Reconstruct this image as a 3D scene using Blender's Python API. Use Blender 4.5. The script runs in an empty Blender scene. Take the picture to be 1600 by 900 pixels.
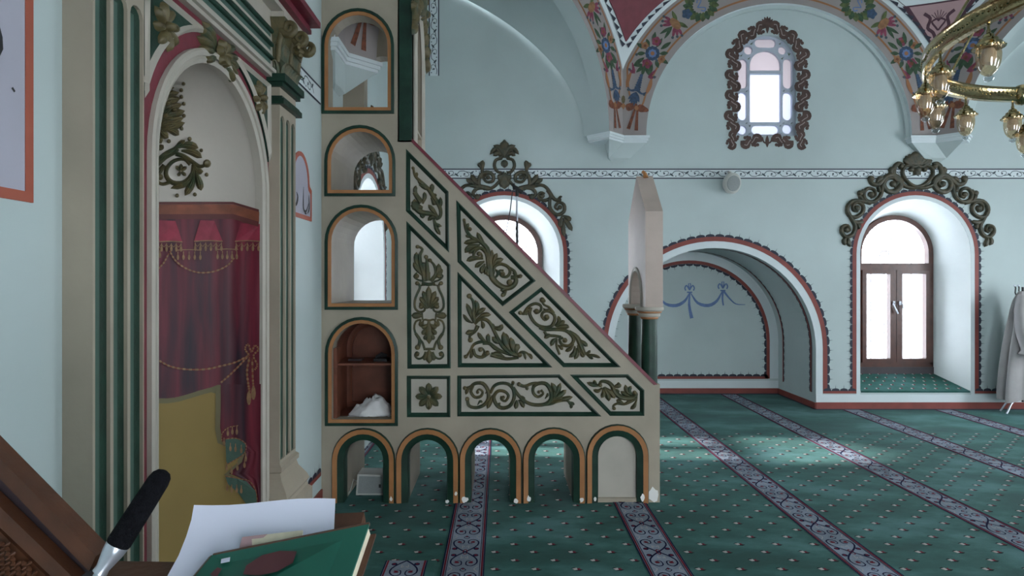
import bpy, bmesh, math, random
from mathutils import Vector, Matrix, noise
from mathutils.geometry import delaunay_2d_cdt, tessellate_polygon
random.seed(7)
PI = math.pi
sc = bpy.context.scene
COL = sc.collection
def R(d): return math.radians(d)

# ------------------------------------------------------------------ camera
F = 950.0; VX = 782.0; VY = 438.0; CH = 1.6
cam = bpy.data.objects.new('camera', bpy.data.cameras.new('camera'))
COL.objects.link(cam)
cam.location = (0, 0, CH); cam.rotation_euler = (R(90), 0, 0)
cam.data.sensor_width = 36.0; cam.data.lens = 36.0 * F / 1600
cam.data.shift_x = (800 - VX) / 1600; cam.data.shift_y = -(450 - VY) / 1600
cam.data.clip_start = 0.05; cam.data.clip_end = 200
sc.camera = cam
# ------------------------------------------------------------------ exposure, sky, sun, added fill lamps at unseen windows and in the dome
sc.view_settings.view_transform = 'Standard'; sc.view_settings.look = 'None'
sc.view_settings.gamma = 1.0; sc.view_settings.use_curve_mapping = False
sc.view_settings.exposure = 0.0
w = bpy.data.worlds.new('sky'); sc.world = w; w.use_nodes = True
wb = w.node_tree.nodes['Background']; wb.inputs[0].default_value = (0.86, 0.93, 1.0, 1); wb.inputs[1].default_value = 13.0
sun = bpy.data.objects.new('sun', bpy.data.lights.new('sun', 'SUN')); COL.objects.link(sun)
sun.data.energy = 16.0; sun.data.angle = R(2.5); sun.data.color = (1.0, 0.96, 0.9)
sun.rotation_euler = Vector((0.90, -0.06, -0.40)).to_track_quat('-Z', 'Y').to_euler()
def area(name, loc, direction, sx, sy, power, col=(0.90, 0.95, 1.0)):
    l = bpy.data.lights.new(name, 'AREA'); l.shape = 'RECTANGLE'; l.size = sx; l.size_y = sy; l.energy = power; l.color = col
    o = bpy.data.objects.new(name, l); COL.objects.link(o); o.location = loc
    o.rotation_euler = Vector(direction).to_track_quat('-Z', 'Z').to_euler()
    return o
XL = -1.29; XR = 8.11; YF = 7.525; YB = -1.87        # the four walls
AREAS = [  # added fill: wall lamps at unseen windows, dome lamp without any opening
 ('fill_right_near', (XR - .05, 0.6, 1.9), (-1, .5, -.1), 1.3, 2.2, 9),
 ('fill_right_far', (XR - .05, 4.9, 1.9), (-1, .7, -.05), 1.3, 2.2, 52),
 ('fill_back_right', (5.2, YB + .05, 1.9), (0, 1, -.1), 1.3, 2.2, 14),
 ('fill_back_left', (1.4, YB + .05, 1.9), (0, 1, -.1), 1.3, 2.2, 7),
 ('fill_dome', (3.4, 2.8, 8.3), (0, 0, -1), 3.0, 3.0, 12),
]
for a in AREAS: area(*a)

# ------------------------------------------------------------------ materials
def mat(name, col, rough=0.6, var=0.0, scale=4.0, bump=0.0, bscale=60.0, metal=0.0, col2=None, spec=0.5, detail=4.0):
    m = bpy.data.materials.new(name); m.use_nodes = True
    nt = m.node_tree; b = nt.nodes['Principled BSDF']
    b.inputs['Base Color'].default_value = (*col, 1); b.inputs['Roughness'].default_value = rough
    b.inputs['Metallic'].default_value = metal
    b.inputs['Specular IOR Level'].default_value = spec
    geo = nt.nodes.new('ShaderNodeNewGeometry')
    if var > 0 or col2:
        n = nt.nodes.new('ShaderNodeTexNoise'); n.inputs['Scale'].default_value = scale; n.inputs['Detail'].default_value = detail
        nt.links.new(geo.outputs['Position'], n.inputs['Vector'])
        r = nt.nodes.new('ShaderNodeValToRGB')
        c2 = col2 if col2 else tuple(min(1, c * (1 + var)) for c in col)
        c1 = col if col2 else tuple(c * (1 - var) for c in col)
        r.color_ramp.elements[0].position = 0.32; r.color_ramp.elements[1].position = 0.68
        r.color_ramp.elements[0].color = (*c1, 1); r.color_ramp.elements[1].color = (*c2, 1)
        nt.links.new(n.outputs['Fac'], r.inputs['Fac']); nt.links.new(r.outputs['Color'], b.inputs['Base Color'])
    if bump > 0:
        n2 = nt.nodes.new('ShaderNodeTexNoise'); n2.inputs['Scale'].default_value = bscale; n2.inputs['Detail'].default_value = 3
        nt.links.new(geo.outputs['Position'], n2.inputs['Vector'])
        bp = nt.nodes.new('ShaderNodeBump'); bp.inputs['Strength'].default_value = bump; bp.inputs['Distance'].default_value = 0.01
        nt.links.new(n2.outputs['Fac'], bp.inputs['Height']); nt.links.new(bp.outputs['Normal'], b.inputs['Normal'])
    return m
M = {}
M['wall'] = mat('pale_mint_plaster', (0.455, 0.53, 0.53), 0.75, 0.05, 1.3, 0.12, 14)
M['wall_left'] = M['wall']
M['white'] = mat('white_wall_paint', (0.62, 0.68, 0.70), 0.7, 0.04, 2.5, 0.1, 20)
M['reveal'] = mat('white_reveal_paint', (0.84, 0.88, 0.88), 0.7, 0.04, 2.5, 0.08, 20)
M['cream'] = mat('cream_plaster', (0.35, 0.30, 0.235), 0.65, 0.10, 3.0, 0.15, 22)
M['cream_lt'] = mat('cream_moulding', (0.42, 0.385, 0.33), 0.6, 0.06, 5.0, 0.12, 30)
M['stone'] = mat('beige_paint_gate', (0.46, 0.37, 0.32), 0.55, 0.07, 5.0, 0.12, 25)
M['green'] = mat('dark_green_paint', (0.009, 0.034, 0.022), 0.42, 0.3, 9.0, 0.15, 35, spec=0.35)
M['greenlt'] = mat('grey_green_flute', (0.05, 0.10, 0.078), 0.55, 0.12, 6.0, 0.1, 30)
M['orange'] = mat('orange_brown_paint', (0.36, 0.155, 0.055), 0.55, 0.12, 8.0, 0.12, 40)
M['maroon'] = mat('maroon_paint', (0.16, 0.022, 0.036), 0.45, 0.15, 9.0, 0.12, 35)
M['red'] = mat('brick_red_paint', (0.21, 0.042, 0.032), 0.6, 0.12, 7.0)
M['redfr'] = mat('red_frame_paint', (0.36, 0.085, 0.05), 0.6, 0.10, 7.0)
M['dark'] = mat('blackish_blue_paint', (0.022, 0.026, 0.045), 0.7)
M['slate'] = mat('slate_grey_paint', (0.055, 0.075, 0.09), 0.7)
M['orn'] = mat('olive_green_relief', (0.030, 0.052, 0.028), 0.5, 0, 14.0, 0.3, 60, col2=(0.115, 0.088, 0.036))
M['gold'] = mat('bronze_tips', (0.105, 0.082, 0.034), 0.5, 0.25, 25.0, 0.25, 70)
M['crest'] = mat('dark_bronze_crest', (0.028, 0.036, 0.024), 0.5, 0, 16.0, 0.3, 60, col2=(0.085, 0.065, 0.035))
M['bpaint'] = mat('painted_brown', (0.075, 0.042, 0.035), 0.7, 0.25, 20)
M['bpaint2'] = mat('painted_pale_brown', (0.33, 0.28, 0.26), 0.7, 0.1, 20)
M['taupe'] = mat('taupe_arch_paint', (0.30, 0.265, 0.26), 0.7, 0.05, 3)
M['brownline'] = mat('brown_line_paint', (0.30, 0.13, 0.055), 0.6)
M['pblue'] = mat('painted_blue', (0.035, 0.065, 0.12), 0.7, 0.35, 25)
M['ppink'] = mat('painted_pink', (0.20, 0.04, 0.075), 0.7, 0.3, 25)
M['porange'] = mat('painted_orange', (0.26, 0.13, 0.06), 0.7, 0.25, 25)
M['pgreen'] = mat('painted_leaf_green', (0.035, 0.07, 0.035), 0.7, 0.35, 25)
M['polive'] = mat('painted_olive', (0.075, 0.10, 0.035), 0.7, 0.4, 18)
M['pbow'] = mat('painted_bow_brown', (0.16, 0.05, 0.025), 0.7, 0.4, 25)
M['ribbon'] = mat('painted_ribbon_blue', (0.12, 0.19, 0.38), 0.7, 0.15, 12)
M['pinktri'] = mat('dusty_pink_paint', (0.38, 0.24, 0.25), 0.7, 0.05)
M['plum'] = mat('plum_paint', (0.06, 0.02, 0.035), 0.7)
M['wood'] = mat('brown_window_wood', (0.075, 0.022, 0.013), 0.35, 0.2, 10, 0.1, 50)
M['wooddk'] = mat('dark_sill_wood', (0.035, 0.025, 0.03), 0.4, 0.2, 10)
M['woodlec'] = mat('walnut_lectern_wood', (0.075, 0.027, 0.012), 0.38, 0.35, 14, 0.12, 60)
M['cupboard'] = mat('red_brown_cupboard_wood', (0.16, 0.050, 0.028), 0.45, 0.2, 9)
M['brass'] = mat('brass', (0.46, 0.36, 0.19), 0.14, 0.12, 30, 0.15, 45, metal=1.0)
M['silver'] = mat('satin_silver', (0.62, 0.65, 0.72), 0.32, metal=0.75)
M['chrome'] = mat('chrome', (0.75, 0.75, 0.75), 0.12, metal=1.0)
M['black'] = mat('black_plastic', (0.012, 0.012, 0.014), 0.45)
M['foam'] = mat('black_foam', (0.007, 0.007, 0.009), 1.0, 0.3, 150, 0.6, 400, spec=0.1)
M['plasticw'] = mat('off_white_plastic', (0.50, 0.50, 0.47), 0.5)
M['plasticg'] = mat('grey_speaker_mesh', (0.26, 0.28, 0.28), 0.6, 0.2, 300)
M['paper'] = mat('white_paper', (0.72, 0.73, 0.86), 0.8)
M['pages'] = mat('book_page_edges', (0.62, 0.56, 0.42), 0.8, 0.08, 60)
M['bookgreen'] = mat('green_book_cover', (0.007, 0.105, 0.070), 0.42, 0.25, 5)
M['bookred'] = mat('dark_red_book_print', (0.10, 0.025, 0.03), 0.5, 0.2, 20)
M['cloth'] = mat('white_cloth', (0.72, 0.70, 0.70), 0.9, 0.05, 12)
M['robe'] = mat('grey_robe_cloth', (0.33, 0.315, 0.315), 0.9, 0.05, 8)
M['yellow'] = mat('ochre_mural_paint', (0.27, 0.185, 0.055), 0.7, 0.06, 3)
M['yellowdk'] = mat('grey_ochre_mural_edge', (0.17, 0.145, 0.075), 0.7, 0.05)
M['tassel'] = mat('tassel_gold_paint', (0.25, 0.14, 0.07), 0.7, 0.25, 40)
M['curtainlt'] = mat('painted_bright_crimson', (0.26, 0.020, 0.045), 0.6, 0.2, 20)
M['pelmet'] = mat('painted_pelmet_wood', (0.20, 0.055, 0.025), 0.6, 0.3, 12)
M['pelmetdk'] = mat('painted_pelmet_moulding', (0.10, 0.018, 0.016), 0.6, 0.2, 12)
M['nichein'] = mat('niche_plaster', (0.47, 0.43, 0.38), 0.7, 0.05, 2.0, 0.1, 20)
M['lilac'] = mat('lilac_panel', (0.40, 0.39, 0.46), 0.6, 0.05, 3)
M['grille'] = mat('pale_painted_iron', (0.62, 0.60, 0.66), 0.5)
M['plastergrille'] = mat('plaster_lattice', (0.44, 0.48, 0.56), 0.7)
M['patch'] = mat('bare_plaster_patch', (0.80, 0.78, 0.76), 0.8)
M['carpet'] = None
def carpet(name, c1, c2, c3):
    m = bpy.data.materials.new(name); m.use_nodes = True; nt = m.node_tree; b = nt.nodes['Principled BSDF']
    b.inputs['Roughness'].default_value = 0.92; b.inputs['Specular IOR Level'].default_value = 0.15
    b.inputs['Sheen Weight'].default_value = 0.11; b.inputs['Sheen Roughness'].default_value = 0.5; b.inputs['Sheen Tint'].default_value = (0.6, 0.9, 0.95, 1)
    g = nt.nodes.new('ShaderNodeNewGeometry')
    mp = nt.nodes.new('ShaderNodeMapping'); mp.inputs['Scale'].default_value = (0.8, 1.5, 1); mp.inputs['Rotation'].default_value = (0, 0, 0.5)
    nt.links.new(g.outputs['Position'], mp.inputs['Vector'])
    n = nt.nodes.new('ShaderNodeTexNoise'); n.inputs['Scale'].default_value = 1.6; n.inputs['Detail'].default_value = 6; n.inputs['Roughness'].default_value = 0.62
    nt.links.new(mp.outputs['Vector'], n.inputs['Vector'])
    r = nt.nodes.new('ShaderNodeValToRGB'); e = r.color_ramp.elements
    e[0].position = 0.38; e[0].color = (*c1, 1); e[1].position = 0.66; e[1].color = (*c3, 1)  # broad streaks: pile lay, plus light on the floor put into the colour
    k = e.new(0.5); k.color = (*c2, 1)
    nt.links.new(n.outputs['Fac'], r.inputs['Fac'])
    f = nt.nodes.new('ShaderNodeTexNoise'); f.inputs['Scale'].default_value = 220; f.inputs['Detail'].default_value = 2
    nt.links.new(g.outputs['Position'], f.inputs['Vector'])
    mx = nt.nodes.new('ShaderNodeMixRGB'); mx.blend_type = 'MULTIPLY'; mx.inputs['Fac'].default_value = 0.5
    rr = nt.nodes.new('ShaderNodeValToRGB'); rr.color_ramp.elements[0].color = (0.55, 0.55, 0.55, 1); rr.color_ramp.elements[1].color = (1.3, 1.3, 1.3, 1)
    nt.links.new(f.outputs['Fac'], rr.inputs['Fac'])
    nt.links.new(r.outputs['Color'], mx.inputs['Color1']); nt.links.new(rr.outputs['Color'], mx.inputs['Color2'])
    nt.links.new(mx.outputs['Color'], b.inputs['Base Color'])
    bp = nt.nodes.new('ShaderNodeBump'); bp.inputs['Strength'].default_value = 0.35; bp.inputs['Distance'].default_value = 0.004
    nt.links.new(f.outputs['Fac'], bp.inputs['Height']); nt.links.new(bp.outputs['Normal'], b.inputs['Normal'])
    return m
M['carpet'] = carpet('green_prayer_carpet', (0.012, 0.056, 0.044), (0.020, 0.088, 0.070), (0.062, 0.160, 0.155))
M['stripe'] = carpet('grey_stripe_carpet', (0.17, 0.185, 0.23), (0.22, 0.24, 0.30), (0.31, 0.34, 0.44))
M['cnavy'] = mat('navy_carpet_wool', (0.010, 0.012, 0.045), 0.95, spec=0.1)
M['cred'] = mat('red_carpet_wool', (0.15, 0.016, 0.030), 0.95, spec=0.1)
M['cwhite'] = mat('cream_carpet_wool', (0.42, 0.38, 0.36), 0.95, spec=0.1)
M['cblack'] = mat('black_carpet_wool', (0.012, 0.022, 0.022), 0.95, spec=0.1)
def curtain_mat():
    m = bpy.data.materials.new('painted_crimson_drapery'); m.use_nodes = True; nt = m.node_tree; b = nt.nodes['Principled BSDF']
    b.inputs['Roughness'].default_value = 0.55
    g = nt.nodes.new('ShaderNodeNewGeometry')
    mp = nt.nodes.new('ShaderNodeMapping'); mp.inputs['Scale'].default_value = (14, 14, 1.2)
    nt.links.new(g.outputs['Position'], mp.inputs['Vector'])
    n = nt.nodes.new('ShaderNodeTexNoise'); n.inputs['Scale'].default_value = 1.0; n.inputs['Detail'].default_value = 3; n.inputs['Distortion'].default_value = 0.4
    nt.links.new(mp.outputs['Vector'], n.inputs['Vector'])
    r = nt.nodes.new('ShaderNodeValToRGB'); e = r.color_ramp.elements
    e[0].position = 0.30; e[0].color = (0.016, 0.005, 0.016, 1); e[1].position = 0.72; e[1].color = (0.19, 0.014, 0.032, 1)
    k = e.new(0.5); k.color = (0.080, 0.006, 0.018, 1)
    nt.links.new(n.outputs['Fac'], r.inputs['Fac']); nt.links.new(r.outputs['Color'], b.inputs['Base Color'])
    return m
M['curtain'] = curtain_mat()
def clear_glass(name, tint=(1, 1, 1), gloss=0.08):
    m = bpy.data.materials.new(name); m.use_nodes = True; nt = m.node_tree
    nt.nodes.remove(nt.nodes['Principled BSDF']); out = nt.nodes['Material Output']
    t = nt.nodes.new('ShaderNodeBsdfTransparent'); t.inputs[0].default_value = (*tint, 1)
    g = nt.nodes.new('ShaderNodeBsdfGlossy'); g.inputs['Roughness'].default_value = 0.05
    x = nt.nodes.new('ShaderNodeMixShader'); x.inputs[0].default_value = gloss
    nt.links.new(t.outputs[0], x.inputs[1]); nt.links.new(g.outputs[0], x.inputs[2]); nt.links.new(x.outputs[0], out.inputs['Surface'])
    return m
M['glass'] = clear_glass('clear_window_glass', (0.97, 0.98, 1.0), 0.04)
M['lampglass'] = clear_glass('amber_lamp_glass', (0.93, 0.80, 0.62), 0.22)
M['crystal'] = clear_glass('clear_crystal_knob', (0.96, 0.97, 1.0), 0.35)
def frosted(name, col):
    m = bpy.data.materials.new(name); m.use_nodes = True; nt = m.node_tree
    nt.nodes.remove(nt.nodes['Principled BSDF']); out = nt.nodes['Material Output']
    t = nt.nodes.new('ShaderNodeBsdfTranslucent'); t.inputs[0].default_value = (*col, 1)
    g = nt.nodes.new('ShaderNodeBsdfTransparent'); g.inputs[0].default_value = (*[c * .3 for c in col], 1)
    x = nt.nodes.new('ShaderNodeAddShader')
    nt.links.new(t.outputs[0], x.inputs[0]); nt.links.new(g.outputs[0], x.inputs[1]); nt.links.new(x.outputs[0], out.inputs['Surface'])
    return m
M['frost'] = frosted('frosted_white_glass', (0.29, 0.29, 0.32))
M['frostpink'] = frosted('frosted_pink_glass', (0.23, 0.21, 0.215))
M['frostgreen'] = frosted('green_glass', (0.09, 0.12, 0.05))
M['bulb'] = mat('milky_bulb_glass', (0.62, 0.57, 0.54), 0.35)

# ------------------------------------------------------------------ mesh helpers
TRF = None
class MB:
    def __init__(s): s.v = []; s.f = []; s.m = []; s.mats = []
    def mi(s, m):
        m = M[m] if isinstance(m, str) else m
        if m not in s.mats: s.mats.append(m)
        return s.mats.index(m)
    def add(s, vs, fs, m):
        o = len(s.v); k = s.mi(m)
        s.v += [tuple(v) for v in vs]
        for f in fs: s.f.append([o + i for i in f]); s.m.append(k)
    def box(s, x0, x1, y0, y1, z0, z1, m):
        if x0 > x1: x0, x1 = x1, x0
        if y0 > y1: y0, y1 = y1, y0
        if z0 > z1: z0, z1 = z1, z0
        vs = [(x, y, z) for z in (z0, z1) for y in (y0, y1) for x in (x0, x1)]
        s.add(vs, [(0, 2, 3, 1), (4, 5, 7, 6), (0, 1, 5, 4), (2, 6, 7, 3), (0, 4, 6, 2), (1, 3, 7, 5)], m)
    def tube(s, pts, r, m, n=8, cap=True):
        pts = [Vector(p) for p in pts]; rs = r if isinstance(r, (list, tuple)) else [r] * len(pts)
        vs = []; fs = []
        up = Vector((0, 0, 1))
        prev = None
        for i, p in enumerate(pts):
            d = (pts[min(i + 1, len(pts) - 1)] - pts[max(i - 1, 0)]).normalized()
            if prev is None:
                a = d.cross(up if abs(d.z) < .9 else Vector((1, 0, 0))).normalized()
            else:
                a = (prev - d * prev.dot(d)).normalized()
            prev = a; b = d.cross(a)
            for k in range(n):
                t = 2 * PI * k / n
                vs.append(p + (a * math.cos(t) + b * math.sin(t)) * rs[i])
        for i in range(len(pts) - 1):
            for k in range(n):
                fs.append((i * n + k, i * n + (k + 1) % n, (i + 1) * n + (k + 1) % n, (i + 1) * n + k))
        if cap:
            fs.append(tuple(range(n))[::-1]); fs.append(tuple(range((len(pts) - 1) * n, len(pts) * n)))
        s.add(vs, fs, m)
    def lathe(s, c, prof, m, n=20, sx=1, sy=1):
        vs = []; fs = []
        for r, z in prof:
            for k in range(n):
                t = 2 * PI * k / n; vs.append((c[0] + r * math.cos(t) * sx, c[1] + r * math.sin(t) * sy, c[2] + z))
        for i in range(len(prof) - 1):
            for k in range(n): fs.append((i * n + k, i * n + (k + 1) % n, (i + 1) * n + (k + 1) % n, (i + 1) * n + k))
        fs.append(tuple(range(n))[::-1]); fs.append(tuple(range((len(prof) - 1) * n, len(prof) * n)))
        s.add(vs, fs, m)
    def grid(s, rows, m):
        nr = len(rows); nc = len(rows[0]); vs = [p for r in rows for p in r]; fs = []
        for i in range(nr - 1):
            for j in range(nc - 1): fs.append((i * nc + j, i * nc + j + 1, (i + 1) * nc + j + 1, (i + 1) * nc + j))
        s.add(vs, fs, m)
    def slab(s, outer, holes, fr, d0, d1, m, mside=None, back=True):
        """2D polygon with holes in frame fr(a,b,d)->3D between depths d0 (front) and d1 (back)"""
        loops = [list(outer)] + [list(h) for h in holes]
        pts = []; edges = []; 
        for lp in loops:
            o = len(pts); pts += [Vector((p[0], p[1])) for p in lp]
            edges += [(o + i, o + (i + 1) % len(lp)) for i in range(len(lp))]
        rv, re, rf, *_ = delaunay_2d_cdt(pts, edges, [], 1, 1e-6)
        tris = []
        for f in rf:
            c = sum((rv[i] for i in f), Vector((0, 0))) / len(f)
            if inside(c, loops[0]) and not any(inside(c, h) for h in loops[1:]): tris.append(tuple(f))
        s.add([fr(p.x, p.y, d0) for p in rv], tris, m)
        if back: s.add([fr(p.x, p.y, d1) for p in rv], [t[::-1] for t in tris], m)
        if d1 != d0:
            for lp in loops:
                n = len(lp)
                vs = [fr(p[0], p[1], d0) for p in lp] + [fr(p[0], p[1], d1) for p in lp]
                s.add(vs, [(i, (i + 1) % n, n + (i + 1) % n, n + i) for i in range(n)], mside or m)
    def ring(s, inner, outer, fr, d_in, d_out, m, close=True, base=None):
        """strip between two equal-length loops; optional side skirts down to depth base"""
        n = len(inner); vs = [fr(*p, d_in) for p in inner] + [fr(*p, d_out) for p in outer]
        rng = range(n if close else n - 1)
        s.add(vs, [(i, (i + 1) % n, n + (i + 1) % n, n + i) for i in rng], m)
        if base is not None:
            for lp, d in ((inner, d_in), (outer, d_out)):
                vs = [fr(*p, d) for p in lp] + [fr(*p, base) for p in lp]
                s.add(vs, [(i, (i + 1) % n, n + (i + 1) % n, n + i) for i in rng], m)
            if not close:
                for i in (0, n - 1):
                    s.add([fr(*inner[i], d_in), fr(*outer[i], d_out), fr(*outer[i], base), fr(*inner[i], base)], [(0, 1, 2, 3)], m)
    def build(s, name, parent=None, loc=None, smooth=35, kind=None, label=None):
        if TRF: s.v = [tuple(TRF(Vector(v))) for v in s.v]
        me = bpy.data.meshes.new(name); me.from_pydata(s.v, [], s.f)
        for m in s.mats: me.materials.append(m)
        me.polygons.foreach_set('material_index', s.m)
        if smooth:
            me.polygons.foreach_set('use_smooth', [True] * len(s.f))
        bm = bmesh.new(); bm.from_mesh(me)
        bmesh.ops.remove_doubles(bm, verts=bm.verts, dist=1e-5)
        bmesh.ops.recalc_face_normals(bm, faces=bm.faces); bm.to_mesh(me); bm.free()
        if smooth: me.set_sharp_from_angle(angle=R(smooth))
        o = bpy.data.objects.new(name, me); COL.objects.link(o)
        if parent is not None:
            o.parent = parent
            o.matrix_parent_inverse = Matrix.Translation(-wloc(parent))
        if kind: o['kind'] = kind
        if label: o['label'] = label
        return o
def wloc(o):
    v = Vector((0, 0, 0))
    while o: 
        v += o.location + o.matrix_parent_inverse.translation; o = o.parent
    return v
def inside(p, poly):
    c = False; n = len(poly); x, y = p[0], p[1]; j = n - 1
    for i in range(n):
        xi, yi = poly[i][0], poly[i][1]; xj, yj = poly[j][0], poly[j][1]
        if (yi > y) != (yj > y) and x < (xj - xi) * (y - yi) / (yj - yi) + xi: c = not c
        j = i
    return c
def thing(name, label, cat, loc=(0, 0, 0), group=None):
    o = bpy.data.objects.new(name, None); COL.objects.link(o); o.location = loc; o.empty_display_size = .1
    o['label'] = label; o['category'] = cat
    if group: o['group'] = group
    return o
def tag(o, label, cat, group=None):
    o['label'] = label; o['category'] = cat
    if group: o['group'] = group
    return o
def struct(o): o['kind'] = 'structure'; return o
def P(px, py, Y): return Vector(((px - VX) * Y / F, Y, CH - (py - VY) * Y / F))
def px2(px, py, Y): return ((px - VX) * Y / F, CH - (py - VY) * Y / F)
def xz(Y0):                                   # frame: (x, z, depth in front of plane Y0)
    return lambda a, b, d: Vector((a, Y0 - d, b))
def yzf(X0, sgn=1):                           # frame on a wall facing +X
    return lambda a, b, d: Vector((X0 + sgn * d, a, b))
def smoothpts(p, k=4):
    if len(p) < 3:
        a, b = Vector(p[0]), Vector(p[-1]); n = 5
        return [a.lerp(b, i / n) for i in range(n + 1)]
    q = [Vector(x) for x in p]; q = [2 * q[0] - q[1]] + q + [2 * q[-1] - q[-2]]; out = []
    for i in range(1, len(q) - 2):
        for j in range(k):
            t = j / k; a, b, c, d = q[i - 1:i + 3]
            out.append(.5 * ((2 * b) + (c - a) * t + (2 * a - 5 * b + 4 * c - d) * t * t + (3 * b - a - 3 * c + d) * t ** 3))
    out.append(q[-2]); return out
def arcpts(cx, cz, r, a0, a1, n, rz=None):
    rz = rz or r
    return [(cx + r * math.cos(R(a0 + (a1 - a0) * i / n)), cz + rz * math.sin(R(a0 + (a1 - a0) * i / n))) for i in range(n + 1)]
def arch(cx, hw, z0, ztop, n=20, rz=None):
    """closed loop: jambs and a round head"""
    rz = rz or hw
    return [(cx + hw, z0)] + arcpts(cx, ztop - rz, hw, 0, 180, n, rz) + [(cx - hw, z0)]

# relief strokes: ridge with a rounded section laid on a frame
def stroke(mb, pts, ws, fr, base, h, m, tipm=None, flat=False, k=3):
    q = smoothpts(pts, k); n = len(q)
    prof = [(-.5, 0.0), (-.36, .62), (-.12, .85), (0, .78), (.12, .85), (.36, .62), (.5, 0.0)] if not flat else [(-.5, .9), (.5, .9)]
    vs = []
    for i, p in enumerate(q):
        d = (q[min(i + 1, n - 1)] - q[max(i - 1, 0)])
        d = d.normalized() if d.length > 1e-9 else Vector((1, 0))
        nx, ny = -d.y, d.x; w_ = ws(i / (n - 1))
        hh = h * min(1, (w_ / h) * .9) if not flat else h
        for a, b in prof: vs.append(fr(p.x + nx * a * w_, p.y + ny * a * w_, base + b * hh))
    L = len(prof); cut = int(n * .72) if tipm else n
    f1 = []; f2 = []
    for i in range(n - 1):
        for j in range(L - 1):
            (f1 if i < cut else f2).append((i * L + j, i * L + j + 1, (i + 1) * L + j + 1, (i + 1) * L + j))
    if not flat: 
        f1.append(tuple(range(L))); f2.append(tuple(range((n - 1) * L, n * L)))
    mb.add(vs, f1, m)
    if f2: mb.add(vs, f2, tipm or m)
def knob(mb, x, y, r, fr, base, h, m):
    vs = []; fs = []; n = 10
    for rr, hh in ((1, 0), (.92, .5), (.6, .9)):
        for k in range(n): vs.append(fr(x + r * rr * math.cos(2 * PI * k / n), y + r * rr * math.sin(2 * PI * k / n), base + h * hh))
    vs.append(fr(x, y, base + h))
    for i in range(2):
        for k in range(n): fs.append((i * n + k, i * n + (k + 1) % n, (i + 1) * n + (k + 1) % n, (i + 1) * n + k))
    for k in range(n): fs.append((2 * n + k, 2 * n + (k + 1) % n, 3 * n))
    mb.add(vs, fs, m)
def leafw(w_): return lambda t: w_ * (.30 + .70 * math.sin(PI * min(1, t * .80 + .02)) ** 1.6) * (1 if t < .86 else max(.12, math.sqrt(max(0, 1 - ((t - .86) / .14) ** 2))))
def taper(w0, w1, w2=None):
    if w2 is None: return lambda t: w0 + (w1 - w0) * t
    return lambda t: (w0 + (w1 - w0) * t * 2) if t < .5 else (w1 + (w2 - w1) * (t - .5) * 2)
def ornament(text, ox, oy, s, tr, fr, base, h, m, tipm, mirror=None, ws=1.0):
    """text: one stroke a line. S pts |w..   L pts |w   C x y r ; lower case = also mirrored about x=mirror"""
    mb = MB()
    sc_ = abs(tr(ox + 1, oy)[0] - tr(ox, oy)[0]) / s
    def T(x, y): return tr(ox + x / s, oy + y / s)
    for ln in text.strip().split('\n'):
        ln = ln.strip()
        if not ln: continue
        k = ln[0]; body, _, wt = ln[1:].partition('|')
        v = [float(t) for t in body.replace(',', ' ').split()]
        for mir in ((0, 1) if k.islower() else (0,)):
            K = k.upper()
            if K == 'C':
                x = 2 * mirror - v[0] if mir else v[0]
                c = T(x, v[1]); knob(mb, c[0], c[1], v[2] * sc_ * ws, fr, base, h * 1.15, tipm)
                continue
            p = [(v[i], v[i + 1]) for i in range(0, len(v), 2)]
            if mir: p = [(2 * mirror - a, b) for a, b in p]
            p = [T(*a) for a in p]; wv = [float(t) * sc_ * ws for t in wt.split()] or [25 * sc_]
            if K == 'L': stroke(mb, p, leafw(wv[0] * 1.12), fr, base, h, m, tipm)
            else: stroke(mb, p, taper(*wv) if len(wv) > 1 else taper(wv[0], wv[0]), fr, base, h, m)
    return mb
# thin painted strokes and shapes (flat print)
LAY = [0]
def lay(d): LAY[0] += 1; return d + (LAY[0] % 40) * 2.5e-5
def pline(mb, pts, w_, fr, d, m, k=3, smooth=True):
    q = smoothpts(pts, k) if smooth and len(pts) > 2 else [Vector(p) for p in pts]
    n = len(q); vs = []; d = lay(d)
    wf = w_ if callable(w_) else (lambda t: w_)
    for i, p in enumerate(q):
        dd = q[min(i + 1, n - 1)] - q[max(i - 1, 0)]; dd = dd.normalized() if dd.length > 1e-9 else Vector((1, 0))
        ww = wf(i / (n - 1)) / 2
        vs += [fr(p.x - dd.y * ww, p.y + dd.x * ww, d), fr(p.x + dd.y * ww, p.y - dd.x * ww, d)]
    mb.add(vs, [(2 * i, 2 * i + 1, 2 * i + 3, 2 * i + 2) for i in range(n - 1)], m)
def pblob(mb, x, y, rx, ry, fr, d, m, rot=0, n=12, wav=0, lob=0):
    d = lay(d); vs = [fr(x, y, d)]
    for k in range(n):
        t = 2 * PI * k / n; q = 1 + wav * math.cos(lob * t); a = rx * q * math.cos(t); b = ry * q * math.sin(t)
        vs.append(fr(x + a * math.cos(rot) - b * math.sin(rot), y + a * math.sin(rot) + b * math.cos(rot), d))
    mb.add(vs, [(0, 1 + k, 1 + (k + 1) % n) for k in range(n)], m)
def pleaf(mb, x0, y0, x1, y1, w_, fr, d, m):
    pline(mb, [(x0, y0), ((x0 + x1) / 2, (y0 + y1) / 2), (x1, y1)], lambda t: max(.02, math.sin(PI * (t * .9 + .05))) * w_, fr, d, m, k=4)
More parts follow.
